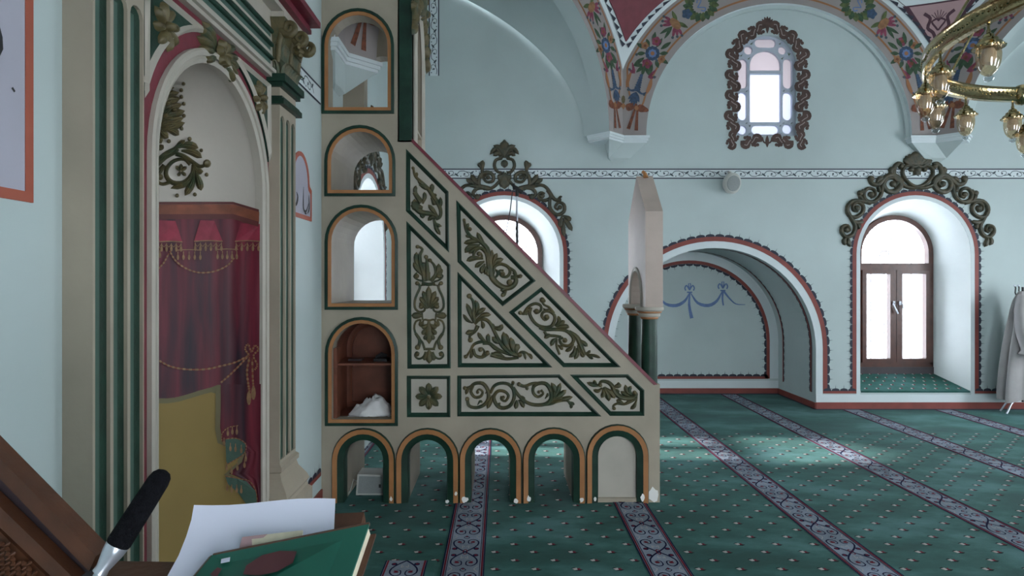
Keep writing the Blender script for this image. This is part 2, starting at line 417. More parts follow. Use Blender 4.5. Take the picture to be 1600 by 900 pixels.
# ================================================================== STRUCTURE
# ---- floor
CX0, CY0 = 3.41, 2.82          # centre of the domed hall
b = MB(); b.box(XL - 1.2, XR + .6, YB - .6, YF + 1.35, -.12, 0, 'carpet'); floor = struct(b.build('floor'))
up = lambda a, b_, d: Vector((a, b_, d))
STR = [(-.208 + 1.136 * k) for k in range(-1, 8)]
YS0 = 0.9; YS1 = YF + 1.0
def stripe_cell(mb, cx, y0, L, wd):
    """one period of the interlaced scroll, wd = width inside the borders"""
    h = wd / 2; Z = .0035
    for sg in (-1, 1):
        T = lambda u, v: (cx + sg * u * h, y0 + v * L)
        pline(mb, [T(0, 0), T(.45, .10), T(.82, .22), T(.85, .34), T(.5, .40), T(.16, .36), T(.2, .27), T(.45, .26)], lambda t: .011 - .005 * t, up, Z, 'cnavy', k=2)
        pline(mb, [T(0, 1), T(.45, .90), T(.82, .78), T(.85, .66), T(.5, .58), T(.16, .62), T(.2, .72), T(.45, .73)], lambda t: .011 - .005 * t, up, Z, 'cnavy', k=2)
        pline(mb, [T(0, .08), T(.12, .04), T(.12, -.04), T(0, -.08)], .006, up, Z, 'cred', k=2)
        for vy in (.10, .90):
            pblob(mb, *T(.74, vy), .017, .017, up, Z, 'cnavy', n=8); pblob(mb, *T(.76, vy), .010, .009, up, Z + .0006, 'cred', n=6)
        for vy in (.31, .68):
            pblob(mb, *T(.46, vy), .016, .010, up, Z, 'cred', n=6); pleaf(mb, *T(.3, vy), *T(.62, vy + .04), .012, up, Z + .0003, 'cred')
        pline(mb, [T(.05, .16), T(.22, .2), T(.2, .12)], .004, up, Z, 'cwhite', k=2)
        pline(mb, [T(.05, .84), T(.22, .8), T(.2, .88)], .004, up, Z, 'cwhite', k=2)
        pline(mb, [T(0, .43), T(.2, .47), T(0, .53)], .005, up, Z, 'cnavy', k=2)
        pline(mb, [T(.95, .42), T(.7, .5), T(.95, .58)], .004, up, Z, 'cwhite', k=2)
    pblob(mb, cx, y0 + .5 * L, .008, .008, up, Z, 'cred', n=6)
for k, x in enumerate(STR):
    ya, yb = (YS0, YS1) if 0 < x < 4.2 else (YS0, YF)
    m = MB(); hw = .118
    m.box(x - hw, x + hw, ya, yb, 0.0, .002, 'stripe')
    o = m.build('carpet_stripe', floor, smooth=0)
    m = MB()
    for sg in (-1, 1):
        for (a, wd, c) in ((hw - .003, .007, 'cnavy'), (hw - .014, .010, 'cred'), (hw - .026, .004, 'cnavy')):
            m.box(x + sg * a - wd / 2, x + sg * a + wd / 2, ya, yb, .002, .0032, c)
    yy = 3.996 - .422 * 7
    while yy < yb - .3:
        if yy > ya: stripe_cell(m, x, yy, .422, 2 * (hw - .032))
        yy += .422
    o2 = m.build('stripe_pattern', o, smooth=0); o2['kind'] = 'stuff'
m = MB()
for r_ in range(-24, 46):
    y = 3.792 + .106 * -r_
    if y < 1.0 or y > YF + .95: continue
    for n_ in range(-9, 36):
        x = .197 + .2272 * n_ - (.1136 if r_ % 2 else 0)
        if x < XL + .03 or x > XR - .1: continue
        if min(abs(x - s_) for s_ in STR) < .15: continue
        if y > YF - .02 and not (1.45 < x < 3.85): continue
        um = lambda a_, c_, d_: up(x + (a_ - x) * 1.2, y + (c_ - y) * 1.2, d_)
        Z = .0012
        m.add([um(x - .022, y + .004, Z), um(x - .012, y - .012, Z), um(x + .004, y - .008, Z), um(x, y + .012, Z)], [(0, 1, 2, 3)], 'cwhite')
        m.add([um(x + .002, y - .010, Z + .0005), um(x + .022, y - .006, Z + .0005), um(x + .010, y + .002, Z + .0005), um(x + .020, y + .012, Z + .0005), um(x, y + .004, Z + .0005)], [(0, 1, 2, 3, 4)], 'cred')
        m.add([um(x - .016, y - .016, Z - .0004), um(x + .012, y - .018, Z - .0004), um(x + .030, y - .005, Z - .0004), um(x + .006, y - .004, Z - .0004)], [(0, 1, 2, 3)], 'cblack')
        m.add([um(x - .028, y + .007, Z - .0004), um(x - .01, y + .004, Z - .0004), um(x - .004, y + .016, Z - .0004), um(x - .014, y + .016, Z - .0004)], [(0, 1, 2, 3)], 'cblack')
o = m.build('carpet_motifs', floor, smooth=0); o['kind'] = 'stuff'

# ---- far wall with window, niche and lattice openings
WAX, WBX = .0475, 5.136                       # window centres
WHW, WZ0, WZ1 = .685, .222, 2.606
NX, NHW, NZ1 = 2.653, 1.25, 2.00
ff = xz(YF)
LW = lambda x, y: px2(1120 + x / 3.9125, 10 + y / 3.9125, YF)   # lattice window zoom coordinates
lwc = LW(308, 0)[0]; lwh = .355
lwin = arch(lwc, lwh + .02, LW(0, 792)[1], LW(0, 172)[1], 20, lwh * 1.0)
def narch(hw, top, z0=0.0, n=36): return arch(NX, hw, z0, top, n, hw)
holes = [arch(WAX, WHW, WZ0, WZ1, 24), arch(WBX, WHW, WZ0, WZ1, 24), lwin]
outer = [(XL, 0), (XL, 9), (XR, 9), (XR, 0)] + narch(NHW, NZ1)
b = MB(); b.slab(outer, holes, ff, 0, -.45, 'wall', 'wall'); wallf = struct(b.build('wall_far', smooth=0))
# niche: barrel + back
b = MB(); na = narch(NHW, NZ1); back = YF + 1.02
b.add([(x, YF + .449, z) for x, z in na] + [(x, back, z) for x, z in na], [(i, i + 1, len(na) + i + 1, len(na) + i) for i in range(len(na) - 1)], 'wall')
b.slab(na, [], xz(back), 0, -.1, 'wall')
struct(b.build('wall_niche'))
# near walls
def wall_open(name, fr, a0, a1, wins):
    b = MB(); b.slab([(a0, 0), (a0, 9), (a1, 9), (a1, 0)], [arch(c, .65, .3, 2.9, 12) for c in wins], fr, 0, -.4, 'wall')
    return struct(b.build(name, smooth=0))
wall_open('wall_right', lambda a, z, d: Vector((XR - d, a, z)), YB, YF, (0.6, 4.9))
wall_open('wall_back', lambda a, z, d: Vector((a, YB + d, z)), XL, XR, (1.4, 5.2))
# qibla wall with the mihrab niche opening
MY, MR, MSP, MXP, MXF = 2.71, .49, 2.054, -1.26, -1.20
mih = [(MY + MR, 0)] + arcpts(MY, MSP, MR, 0, 180, 24) + [(MY - MR, 0)]
b = MB(); WCY = 6.04; qw = [arch(WCY, .685, .222, 2.606, 24)]
b.slab([(YF, 0), (YF, 9), (YB, 9), (YB, 0)] + mih[::-1], qw, yzf(XL), 0, -.02, 'wall_left')
walll = struct(b.build('wall_left', smooth=0))

# ---- octagon: eight arches, squinches, pendentives, dome
D = 4.62; ZC = 3.367; RI = 1.626; RO = 2.08; SM = D * math.tan(R(22.5))
RS = math.hypot(D, RO)
def side(az):
    n = Vector((math.cos(az), math.sin(az), 0)); t = Vector((math.sin(az), -math.cos(az), 0))
    c = Vector((CX0, CY0, 0))
    return lambda s, z, d: c + n * (D - d) + t * s + Vector((0, 0, z))
def annulus(ri, ro, n=56):
    o_ = []
    for i in range(n + 1):
        a = PI * i / n; x, z = ro * math.cos(a), ro * math.sin(a)
        if abs(x) > SM:
            x = math.copysign(SM, x)
        o_.append((x, ZC + z))
    i_ = [(ri * math.cos(PI * i / n), ZC + ri * math.sin(PI * i / n)) for i in range(n + 1)]
    return i_, o_
def painted_band(fr, arch_obj):
    def pol(th, r): return (r * math.cos(R(th)), ZC + r * math.sin(R(th)))
    d = .004
    for sgn in (0, 1):
        A = (lambda th, r: pol(180 - th, r)) if sgn == 0 else (lambda th, r: pol(th, r))
        def at(th, r, u, v):     # local point: u along the band (up), v outward
            x, z = A(th, r); e = R((180 - th) if sgn == 0 else th)
            ox, oz = math.cos(e), math.sin(e); tx, tz = (oz, -ox) if sgn == 0 else (-oz, ox)
            return (x + tx * u + ox * v, z + tz * u + oz * v)
        k = .0078
        m = MB()
        lo = [A(t, RI + .085) for t in range(14, 86, 3)]; hi = [A(t, RO - .045) for t in range(24, 86, 3)]
        pline(m, hi[::-1] + [A(18, 1.94), A(14, 1.87), A(11.8, 1.78), A(12, 1.73)] + lo, .022, fr, d, 'brownline', k=2)
        m.build('border_line', arch_obj, smooth=0)
        m = MB()                                                     # bow
        for q in (-1, 1):
            pblob(m, *at(11, 1.78, .005, q * .07), .075, .045, fr, d + .001, 'pbow', rot=q * .3, wav=.15, lob=3)
            pline(m, [at(11, 1.78, 0, q * .015), at(11, 1.78, -.13, q * .03), at(11, 1.78, -.27, q * .05)], taper(.022, .045), fr, d + .001, 'pbow')
        pblob(m, *at(11, 1.78, 0, 0), .025, .03, fr, d + .002, 'brownline'); m.build('painted_bow', arch_obj, smooth=0)
        m = MB(); c = (17, 1.83)                                     # lily
        for q in range(7):
            w_ = .035 - .003 * q
            pblob(m, *at(*c, .03 + q * .03, 0), w_ * 1.3, .022, fr, d + .001 + q * .0002, 'pblue', n=8)
        for q in (-1, 1):
            pline(m, [at(*c, .03, 0), at(*c, 0, q * .07), at(*c, .03, q * .12)], taper(.035, .012), fr, d + .001, 'pblue')
            for j in range(3): pleaf(m, *at(*c, .0, 0), *at(*c, -.17 + j * .03, q * (.02 + j * .025)), .04, fr, d + .001, 'pblue')
            pline(m, [at(*c, .22, q * .13), at(*c, .12, q * .14), at(*c, .02, q * .13)], lambda t: .045 * math.sin(PI * (t * .8 + .1)), fr, d + .001, 'brownline')
            pline(m, [at(*c, .33, q * .15), at(*c, .22, q * .10), at(*c, .25, q * .18)], lambda t: .04 * math.sin(PI * (t * .8 + .1)), fr, d + .001, 'ppink')
            for uu, vv in ((.0, .10), (.24, .16), (.44, .13)): pblob(m, *at(*c, uu, q * vv), .018, .018, fr, d + .001, 'slate', n=8)
        m.build('painted_lily', arch_obj, smooth=0)
        m = MB(); c = (33, 1.85)                                     # bouquet
        for a_ in range(0, 360, 30):
            rr = .15 + .04 * ((a_ // 30) % 2); x, y = rr * math.cos(R(a_)), rr * math.sin(R(a_))
            pleaf(m, *at(*c, x * .6, y * .6), *at(*c, x * 1.45, y * 1.2), .05, fr, d + .0005, 'pgreen')
        for (uu, vv, rr, cc) in ((-.14, -.01, .06, 'ppink'), (.15, .04, .055, 'ppink'), (.03, .13, .045, 'porange'), (.0, -.13, .045, 'porange')):
            pblob(m, *at(*c, uu, vv), rr, rr, fr, d + .001, cc, n=20, wav=.12, lob=5)
            pblob(m, *at(*c, uu, vv), rr * .4, rr * .4, fr, d + .0014, 'pbow', n=8)
        pblob(m, *at(*c, 0, 0), .088, .088, fr, d + .0016, 'pblue', n=36, wav=.06, lob=12)
        pblob(m, *at(*c, 0, 0), .05, .05, fr, d + .002, 'ribbon', n=24, wav=.1, lob=8)
        pblob(m, *at(*c, 0, 0), .026, .026, fr, d + .0024, 'brownline', n=8)
        for q in (-1, 1):
            for j in range(2): pleaf(m, *at(*c, -.17, 0), *at(*c, -.30 + j * .05, q * (.04 + .08 * j)), .045, fr, d + .001, 'pgreen')
        m.build('painted_bouquet', arch_obj, smooth=0)
        m = MB(); c = (46.5, 1.87)                                   # fruit cone
        for q in (-1, 1):
            for j in range(3):
                e = at(*c, -.12 + j * .05, q * (.10 + j * .03))
                pline(m, [at(*c, 0, 0), at(*c, -.06 + j * .03, q * (.06 + .02 * j)), e], lambda t: .008 + .03 * math.sin(PI * min(1, t * 1.0)) * (t > .3), fr, d + .001, 'ppink')
                pblob(m, *e, .018, .018, fr, d + .0012, 'slate', n=8)
            pleaf(m, *at(*c, .05, 0), *at(*c, .10, q * .14), .05, fr, d + .001, 'polive')
            pleaf(m, *at(*c, -.03, 0), *at(*c, -.2, q * .04), .04, fr, d + .001, 'pgreen')
        pblob(m, *at(*c, .02, 0), .05, .085, fr, d + .0015, 'porange', rot=R(180 - c[0] - 90 if sgn == 0 else c[0] - 90) , n=18, wav=.06, lob=6)
        m.build('painted_fruit', arch_obj, smooth=0)
        m = MB(); c = (59, 1.86)                                     # wreath
        for a_ in range(0, 360, 20):
            x, y = math.cos(R(a_)), math.sin(R(a_))
            pleaf(m, *at(*c, x * .10, y * .09), *at(*c, x * .22 + y * .05, y * .19 - x * .05), .075, fr, d + .001, 'polive' if (a_ // 20) % 2 else 'pgreen')
        pblob(m, *at(*c, -.2, 0), .06, .06, fr, d + .0015, 'pblue', n=20, wav=.15, lob=5)
        for q in (-1, 1): pline(m, [at(*c, -.05, 0), at(*c, .03, q * .05), at(*c, .0, q * .08), at(*c, -.03, q * .05)], .014, fr, d + .0015, 'ribbon')
        m.build('painted_wreath', arch_obj, smooth=0)
for k in range(8):
    az = R(90 - 45 * k)           # 0 far, 1 far-right diagonal, 2 right, ... 7 far-left diagonal
    fr = side(az); i_, o_ = annulus(RI, RO)
    b = MB()
    foot = lambda sg: [(sg * RI, ZC), (sg * SM, ZC)]
    b.ring(i_, o_, fr, 0, 0, 'taupe', close=False)
    # intrados back to the wall
    dep = -.16 if k % 2 == 0 else -.22
    b.add([fr(*p, 0) for p in i_] + [fr(*p, dep) for p in i_], [(i, i + 1, len(i_) + i + 1, len(i_) + i) for i in range(len(i_) - 1)], 'white' if k % 2 == 0 else 'wall')
    # flat moulding inside the arch, white
    if k % 2 == 0:
        j_, _ = annulus(RI - .045, RO); b.ring(j_, i_, fr, -.05, -.05, 'wall', close=False, base=-.16)
        j2, _ = annulus(RI - .075, RO); b.ring(j2, j_, fr, -.11, -.11, 'wall', close=False, base=-.16)
    for sg in (-1, 1):            # foot: filled pier face corner, its underside and cap moulding
        b.add([fr(sg * RI, ZC, 0), fr(sg * SM, ZC, 0), fr(sg * SM, ZC, -.35), fr(sg * RI, ZC, -.35)], [(0, 1, 2, 3)], 'white')
    o = struct(b.build('arch', smooth=30))
    if k in (0, 1, 7): painted_band(fr, o)
    for sg in (-1, 1):            # capping moulding below each foot
        m = MB()
        for (z0, z1, ex) in ((-.03, 0, .035), (-.06, -.03, .022), (-.085, -.06, .008)):
            vs = [fr(sg * (RI - ex), ZC + z, dd) for z in (z0, z1) for dd in (ex, -.3)] + [fr(sg * (SM + ex * .4), ZC + z, dd) for z in (z0, z1) for dd in (ex, -.3)]
            m.add(vs, [(0, 1, 3, 2), (4, 5, 7, 6), (0, 1, 5, 4), (2, 3, 7, 6), (0, 2, 6, 4), (1, 3, 7, 5)], 'white')
        m.build('impost_moulding', o, smooth=0)
    # squinch
    if k % 2:
        b = MB(); n = 48; rows = []
        for i in range(n + 1):
            a = PI * i / n; s = RI * math.cos(a); z = RI * math.sin(a)
            dw = D + .22; ext = (math.hypot(XR - XL, YF - YB) / 2 - .02 - abs(s)) - D
            A_ = fr(s, ZC + z, -.2)
            zz = z * (1 + .22 * (1 - abs(s) / 1.4))
            row = []
            B_ = fr(s, ZC + zz, -ext)
            for j in range(9):
                t = j / 8; q = A_.lerp(B_, t); q.z += .12 * math.sin(PI * t) * (z / RI); row.append(q)
            rows.append(row)
        b.grid(rows, 'wall')
        # block the gap above the diagonal arch
        struct(b.build('squinch_vault', smooth=60))
# corbels below each pier that stands off the walls
for k in range(8):
    az = R(90 - 45 * k + 22.5); cpt = Vector((CX0, CY0, 0)); n = Vector((math.cos(az), math.sin(az), 0))
    # footprint corner region between pier and walls, tapering downward
    fa = side(R(90 - 45 * k)); fb = side(R(90 - 45 * k + 45))
    even = fa if k % 2 == 0 else fb; diag = fb if k % 2 == 0 else fa
    se = -1 if k % 2 == 0 else 1                    # which end of the even side
    tip = even(se * SM, 0, 0); p_in = even(se * RI, 0, 0); d_in = diag(-se * RI, 0, 0)
    wl = lambda v: even(se * ((v - Vector((CX0, CY0, 0))).dot((even(1, 0, 0) - even(0, 0, 0))) * se), 0, -.08)
    Zt = ZC - .085; Zb = Zt - .18
    eo = even(0, 0, 0); et = (even(1, 0, 0) - eo); en = (even(0, 0, -1) - eo)
    def onwall(v, dz=0): return eo + et * ((v - eo).dot(et)) + en * .12
    a0 = p_in; a1 = tip; a2 = d_in
    w0, w1, w2 = onwall(a0), onwall(a1), onwall(a2)
    H = lambda v, z: Vector((v.x, v.y, z))
    b = MB()
    low = .12
    lw1 = w1 + (a1 - w1) * .7; lw0 = w1 + (w0 - w1) * .35; lw2 = w1 + (w2 - w1) * .8; la2 = w2 + (a2 - w2) * .25; la2 = lw2 + (a2 - w2) * .25
    top = [H(w0, Zt), H(a0, Zt), H(a1, Zt), H(a2, Zt), H(w2, Zt)]
    mid = [H(lw0, Zb), H(lw0 + (a1 - w1) * .6, Zb), H(lw1, Zb), H(la2, Zb), H(lw2, Zb)]
    bot = H(w1 + (w2 - w1) * .4, Zb - .07)
    b.add(top + mid + [bot], [(i, (i + 1) % 5, 5 + (i + 1) % 5, 5 + i) for i in range(5)] + [(5 + i, 5 + (i + 1) % 5, 10) for i in range(5)], 'wall')
    struct(b.build('corbel', smooth=0))
# pendentives
def sph(az, z, off=0.0):
    rr = math.sqrt(max(0, RS * RS - (z - ZC) ** 2)) - off
    return Vector((CX0 + rr * math.cos(az), CY0 + rr * math.sin(az), z))
ZP0 = ZC + math.sqrt(RO * RO - SM * SM); ZP1 = ZC + RO
def pw(z): return R(22.5) - math.atan2(math.sqrt(max(0, RO * RO - (z - ZC) ** 2)), D)
for k in range(8):
    az = R(90 - 45 * k + 22.5)
    zs = [ZP0 + (ZP1 - ZP0) * (i / 30) ** 1.3 for i in range(31)]
    rows = [[sph(az + pw(z) * t / 6, z) for t in range(-6, 7)] for z in zs]
    b = MB(); b.grid(rows, 'white'); o = struct(b.build('pendentive', smooth=60))
    if k in (0, 1):
        def inset(dl, d, m, name, ztop=ZP1):
            mm = MB(); rws = []
            for i in range(41):
                z = ZP0 + (ztop - ZP0) * i / 40; w_ = pw(z) - dl / RS
                if w_ <= 0.0: continue
                rws.append([sph(az + w_ * t / 4, z, d) for t in range(-4, 5)])
            mm.grid(rws, m); return mm.build(name, o, smooth=60)
        inset(.15, .006, 'plum', 'painted_outline'); inset(.158, .008, 'maroon' if k == 0 else 'white', 'painted_triangle')
        if k == 1:
            mm = MB()
            for (dd, mt, g, zt) in ((0, 'plum', 0, 0), (.002, 'pinktri', .022, .018)):
                z0, z1 = 4.36 + g * 1.6, 4.93 - zt
                A_ = [sph(az, z0, .010 + dd)]; rws = [[sph(az + t / 4 * (.002 + (.078 - g * .7 / 1) * ((i / 10) ** 1.15)), z0 + (z1 - z0) * i / 10, .010 + dd) for t in range(-4, 5)] for i in range(11)]
                mm.grid(rws, mt)
            fr3 = lambda a, zz, d: sph(az - a / RS, zz, .014 + d)
            for q in (-1, 1):
                pline(mm, [(q * .02, 4.52), (q * .05, 4.60), (q * .11, 4.66), (q * .09, 4.76), (q * .16, 4.82)], .035, fr3, 0, 'plum')
                pline(mm, [(q * .02, 4.75), (q * .07, 4.72), (q * .03, 4.66), (0, 4.62)], .02, fr3, 0, 'plum')
                pline(mm, [(0, 4.45), (q * .03, 4.48), (0, 4.54)], .01, fr3, 0, 'plum')
                for j in range(3): pline(mm, [(0, 4.72), (q * (.02 + .03 * j), 4.84 - .02 * j)], .008, fr3, 0, 'plum')
            mm.build('painted_pink_triangle', o, smooth=60)
        mm = MB()
        for q in (-1, 1):
            z = ZP0 + .16
            while z < ZP1 - .04:
                w0, w1_ = pw(z), pw(z + .085)
                a0 = az + q * (w0 - .072 / RS); a1 = az + q * (w1_ - .072 / RS); am = az + q * ((w0 + w1_) / 2 - .135 / RS)
                if w0 > .11 / RS: mm.add([sph(a0, z, .012), sph(a1, z + .085, .012), sph(am, z + .04, .012)], [(0, 1, 2)], 'dark')
                z += .085
        mm.build('painted_teeth', o, smooth=0)
        if k == 0:
            mm = MB(); fr3 = lambda a, zz, d: sph(az - a / RS, zz, .012 + d)
            pblob(mm, 0, 5.33, .30, .30, fr3, 0, 'dark', n=32); pblob(mm, 0, 5.33, .275, .275, fr3, .002, 'taupe', n=32)
            pblob(mm, 0, 5.33, .22, .22, fr3, .004, 'dark', n=32, wav=.2, lob=8); mm.build('painted_medallion', o, smooth=60)
            mm = MB(); fr4 = lambda a, zz, d: Vector(sph(az, ZP0, 0)) + Vector((a * .92, -.02 - d, zz))
            pblob(mm, 0, -.46, .03, .035, fr4, 0.02, 'brownline', n=12, wav=.3, lob=4); pblob(mm, 0, -.38, .025, .05, fr4, 0.02, 'gold', n=8)
            mm.build('painted_tulip', o, smooth=0)
# dome
b = MB(); rd = math.sqrt(RS * RS - RO * RO)
rows = [[Vector((CX0 + rd * math.cos(e) * math.cos(a), CY0 + rd * math.cos(e) * math.sin(a), ZP1 + rd * .85 * math.sin(e))) for a in [2 * PI * i / 48 for i in range(49)]] for e in [PI / 2 * j / 12 for j in range(13)]]
b.grid(rows, 'wall'); struct(b.build('dome', smooth=60))
b = MB(); b.slab([(XL - .5, YB - .5), (XR + .5, YB - .5), (XR + .5, YF + .5), (XL - .5, YF + .5)], [[(CX0 + rd * math.cos(a), CY0 + rd * math.sin(a)) for a in [2 * PI * i / 48 for i in range(48)]]], lambda x, y, d: Vector((x, y, 8.6 - d)), 0, 0, 'wall', back=False)
struct(b.build('ceiling', smooth=0))

# ---- painted trims
def polyoff(pts, off):
    q = [Vector(p) for p in pts]; o_ = []
    for i, p in enumerate(q):
        d = (q[min(i + 1, len(q) - 1)] - q[max(i - 1, 0)]).normalized(); o_.append((p.x + d.y * off, p.y - d.x * off))
    return o_
def resample(pts, step):
    q = [Vector(p) for p in pts]; out = []; acc = 0; tot = sum((q[i + 1] - q[i]).length for i in range(len(q) - 1))
    n = max(2, round(tot / step)); st = tot / n; i = 0; pos = 0; seg = (q[1] - q[0]).length
    for k_ in range(n + 1):
        t = k_ * st
        while t > pos + seg + 1e-9 and i < len(q) - 2:
            pos += seg; i += 1; seg = (q[i + 1] - q[i]).length
        d = (q[i + 1] - q[i]).normalized(); out.append((q[i] + d * min(seg, t - pos), d))
    return out, st
def trim(name, pts, fr, a, b_, parent=None, scal=1, pitch=.095, sh=.034, spike=.045, m='red', d=.004, close=False):
    """painted band between offsets a and b_ (to the right of travel); scallops beyond b_ on side scal"""
    mb = MB(); mb.ring(polyoff(pts, a), polyoff(pts, b_), fr, d, d, m, close=False)
    e = b_ if abs(b_) > abs(a) else a
    if scal:
        pp, st = resample(polyoff(pts, e), pitch); sg = scal
        for i in range(len(pp) - 1):
            p, dd = pp[i]; p2, _ = pp[i + 1]; dd = (p2 - p).normalized(); nn = Vector((dd.y, -dd.x)) * sg; L_ = (p2 - p).length
            vs = []; n = 7
            for j in range(n + 1):
                t = PI * j / n; vs.append(p + dd * (L_ * (.5 - .5 * math.cos(t))) + nn * sh * math.sin(t) ** .7)
            mb.add([fr(v.x, v.y, d) for v in vs], [tuple(range(n + 1))], 'dark')
            c = p + dd * L_ * .5; mb.add([fr(*(c - dd * .004 + nn * sh * .8), d), fr(*(c + dd * .004 + nn * sh * .8), d), fr(*(c + nn * (sh + spike)), d)], [(0, 1, 2)], 'dark')
    o = mb.build(name, parent, smooth=0)
    if parent is None: struct(o)
    return o
def winpath(cx, hw, z0, z1, n=28): return [(cx + hw, z0)] + arcpts(cx, z1 - hw, hw, 0, 180, n) + [(cx - hw, z0)]
ZL = .20
trim('trim_1', winpath(WAX, WHW, ZL, WZ1), ff, .047, .095, wallf)
trim('trim_2', winpath(WBX, WHW, ZL, WZ1), ff, .047, .095, wallf)
trim('trim_3', [(NX + NHW, ZL)] + arcpts(NX, NZ1 - NHW, NHW, 0, 180, 40) + [(NX - NHW, ZL)], ff, .085, .14, wallf, pitch=.12)
m = MB(); m.ring(narch(NHW, NZ1), polyoff(narch(NHW, NZ1), .083), ff, .003, .003, 'white', close=False); m.build('painted_white_edge', wallf, smooth=0)
for cx in (WAX, WBX):
    m = MB(); pp = winpath(cx, WHW, ZL - .03, WZ1); m.ring(pp, polyoff(pp, .046), ff, .003, .003, 'white', close=False); m.build('painted_white_edge', wallf, smooth=0)
for (x0, x1) in ((WAX + WHW + .05, NX - NHW - .09), (NX + NHW + .09, WBX - WHW - .05), (WBX + WHW + .05, XR)):
    trim('bottom_line', [(x0, ZL), (x1, ZL)], ff, .0, -.03, wallf, scal=-1, pitch=.10, d=.0046)
for (x0, x1) in ((XL, NX - NHW), (NX + NHW, XR)):
    m = MB(); m.box(x0, x1, YF - .012, YF, 0.0, .092, 'red'); m.box(x0, x1, YF - .014, YF, 0.0, .012, 'dark'); struct(m.build('baseboard_far', smooth=0))
    m = MB(); m.box(x0, x1, YF - .006, YF, .092, .185, 'white'); m.build('pale_strip', wallf, smooth=0)
for (x0, x1, y0, y1, nm) in ((NX - NHW, NX + NHW, back - .012, back, 'baseboard_niche'), (NX + NHW - .012, NX + NHW, YF, back, 'baseboard_niche_right'), (NX - NHW, NX - NHW + .012, YF, back, 'baseboard_niche_left')):
    m = MB(); m.box(x0, x1, y0, y1, 0.0, .085, 'red'); m.box(x0 - (.001), x1 + .001, y0 - .001, y1, 0.0, .014, 'dark'); struct(m.build(nm, smooth=0))
nb = xz(back)
nbp = [(NX + NHW - .0, .22)] + arcpts(NX, NZ1 - NHW, NHW, 0, 180, 40) + [(NX - NHW, .22)]
m = MB(); m.ring(nbp, polyoff(nbp, -.12), nb, .003, .003, 'white', close=False); m.box(NX - NHW, NX + NHW, back - .004, back, .085, .19, 'white'); o = m.build('painted_white_band', wallf, smooth=0)
trim('niche_back_line', nbp, nb, -.12, -.165, wallf, scal=-1, pitch=.11)
trim('niche_base_line', [(NX - NHW + .14, .215), (NX + NHW - .14, .215)], nb, .0, -.035, wallf, scal=-1, pitch=.11)
# soffit edge lines
def soff(a, dp, d):
    """a = arc position along the niche outline, dp = depth into the niche"""
    hq = math.pi * (NHW - d); zq = NZ1 - NHW
    if a < zq: return Vector((NX + NHW - d, YF + dp, a))
    if a < zq + PI * NHW:
        t = (a - zq) / NHW; return Vector((NX + (NHW - d) * math.cos(t), YF + dp, zq + (NHW - d) * math.sin(t)))
    return Vector((NX - NHW + d, YF + dp, zq - (a - zq - PI * NHW)))
at_ = 2 * (NZ1 - NHW) + PI * NHW
la = [(.2 + (at_ - .4) * i / 90, .10) for i in range(91)]; lb = [(.2 + (at_ - .4) * i / 90, .88) for i in range(91)]
trim('soffit_line', la, soff, 0, .018, wallf, scal=0 + 0, m='dark'); trim('soffit_line', la, soff, 0.0, -.028, wallf, scal=-1, m='red', sh=.025, spike=.02)
trim('soffit_line', lb, soff, 0, .028, wallf, scal=1, m='red', sh=.025, spike=.02)
m = MB()
pass
# ribbons painted in the niche
m = MB(); N_ = lambda x, y: px2(920 + x / 3, 360 + y / 3, back)
def rib(pts, wf): pline(m, [N_(*p) for p in pts], wf, nb, .004, 'ribbon')
sw = lambda t: .012 + .035 * math.sin(PI * t)
rib([(330, 310), (360, 345), (410, 352), (450, 330), (470, 295)], sw); rib([(478, 295), (510, 340), (560, 352), (600, 330), (625, 285)], sw)
rib([(473, 290), (470, 350), (482, 412)], taper(.02, .05)); rib([(628, 285), (626, 320), (630, 352)], taper(.03, .02))
rib([(632, 285), (660, 320), (690, 345), (733, 348)], taper(.03, .008))
for (cx_, cy_) in ((472, 280), (628, 272)):
    for q in (-1, 1):
        rib([(cx_, cy_), (cx_ + q * 14, cy_ - 22), (cx_ + q * 22, cy_ - 10), (cx_ + q * 18, cy_ + 2)], .018)
        rib([(cx_, cy_), (cx_ + q * 5, cy_ - 25), (cx_ + q * 2, cy_ - 32)], .014)
    rib([(cx_ - 12, cy_ + 10), (cx_ + 12, cy_ + 10)], .02)
m.build('painted_ribbon', wallf, smooth=0)
# vine border
def vine(fr, s0, s1, z0, z1, parent, swap=False, name='vine_border'):
    h = z1 - z0; T = (lambda a, z, d: fr(a, z, d)) if not swap else (lambda a, z, d: fr(z, a, d))
    mb = MB(); mb.add([T(s0, z0, .002), T(s1, z0, .002), T(s1, z1, .002), T(s0, z1, .002)], [(0, 1, 2, 3)], 'white')
    for z in (z0, z1): mb.add([T(s0, z - .007, .004), T(s1, z - .007, .004), T(s1, z + .007, .004), T(s0, z + .007, .004)], [(0, 1, 2, 3)], 'dark')
    per = .19; a = s0 + .02; i = 0; mid = (z0 + z1) / 2
    while a + per < s1:
        f = 1 if i % 2 else -1
        pline(mb, [(a, mid - f * h * .25), (a + per * .3, mid - f * h * .30), (a + per * .62, mid), (a + per * .55, mid + f * h * .28), (a + per * .3, mid + f * h * .2), (a + per * .32, mid)], taper(.008, .006), T, .0035, 'slate', k=2)
        pline(mb, [(a + per * .45, mid - f * h * .2), (a + per * .8, mid - f * .1 * h), (a + per, mid + f * h * .25)], .008, T, .0035, 'slate', k=2)
        pleaf(mb, a + per * .7, mid + f * .05 * h, a + per * .95, mid - f * .28 * h, .022, T, .0035, 'slate')
        pblob(mb, a + per * .34, mid + f * .02 * h, .012, .012, T, .004, 'slate', n=8); pblob(mb, a + per * .1, mid + f * .28 * h, .008, .008, T, .004, 'slate', n=6)
        a += per; i += 1
    mb.build(name, parent, smooth=0)
vine(ff, XL, XR, 2.862, 2.975, wallf)
vine(yzf(XL), 3.6, 4.35, 2.86, 2.975, walll)
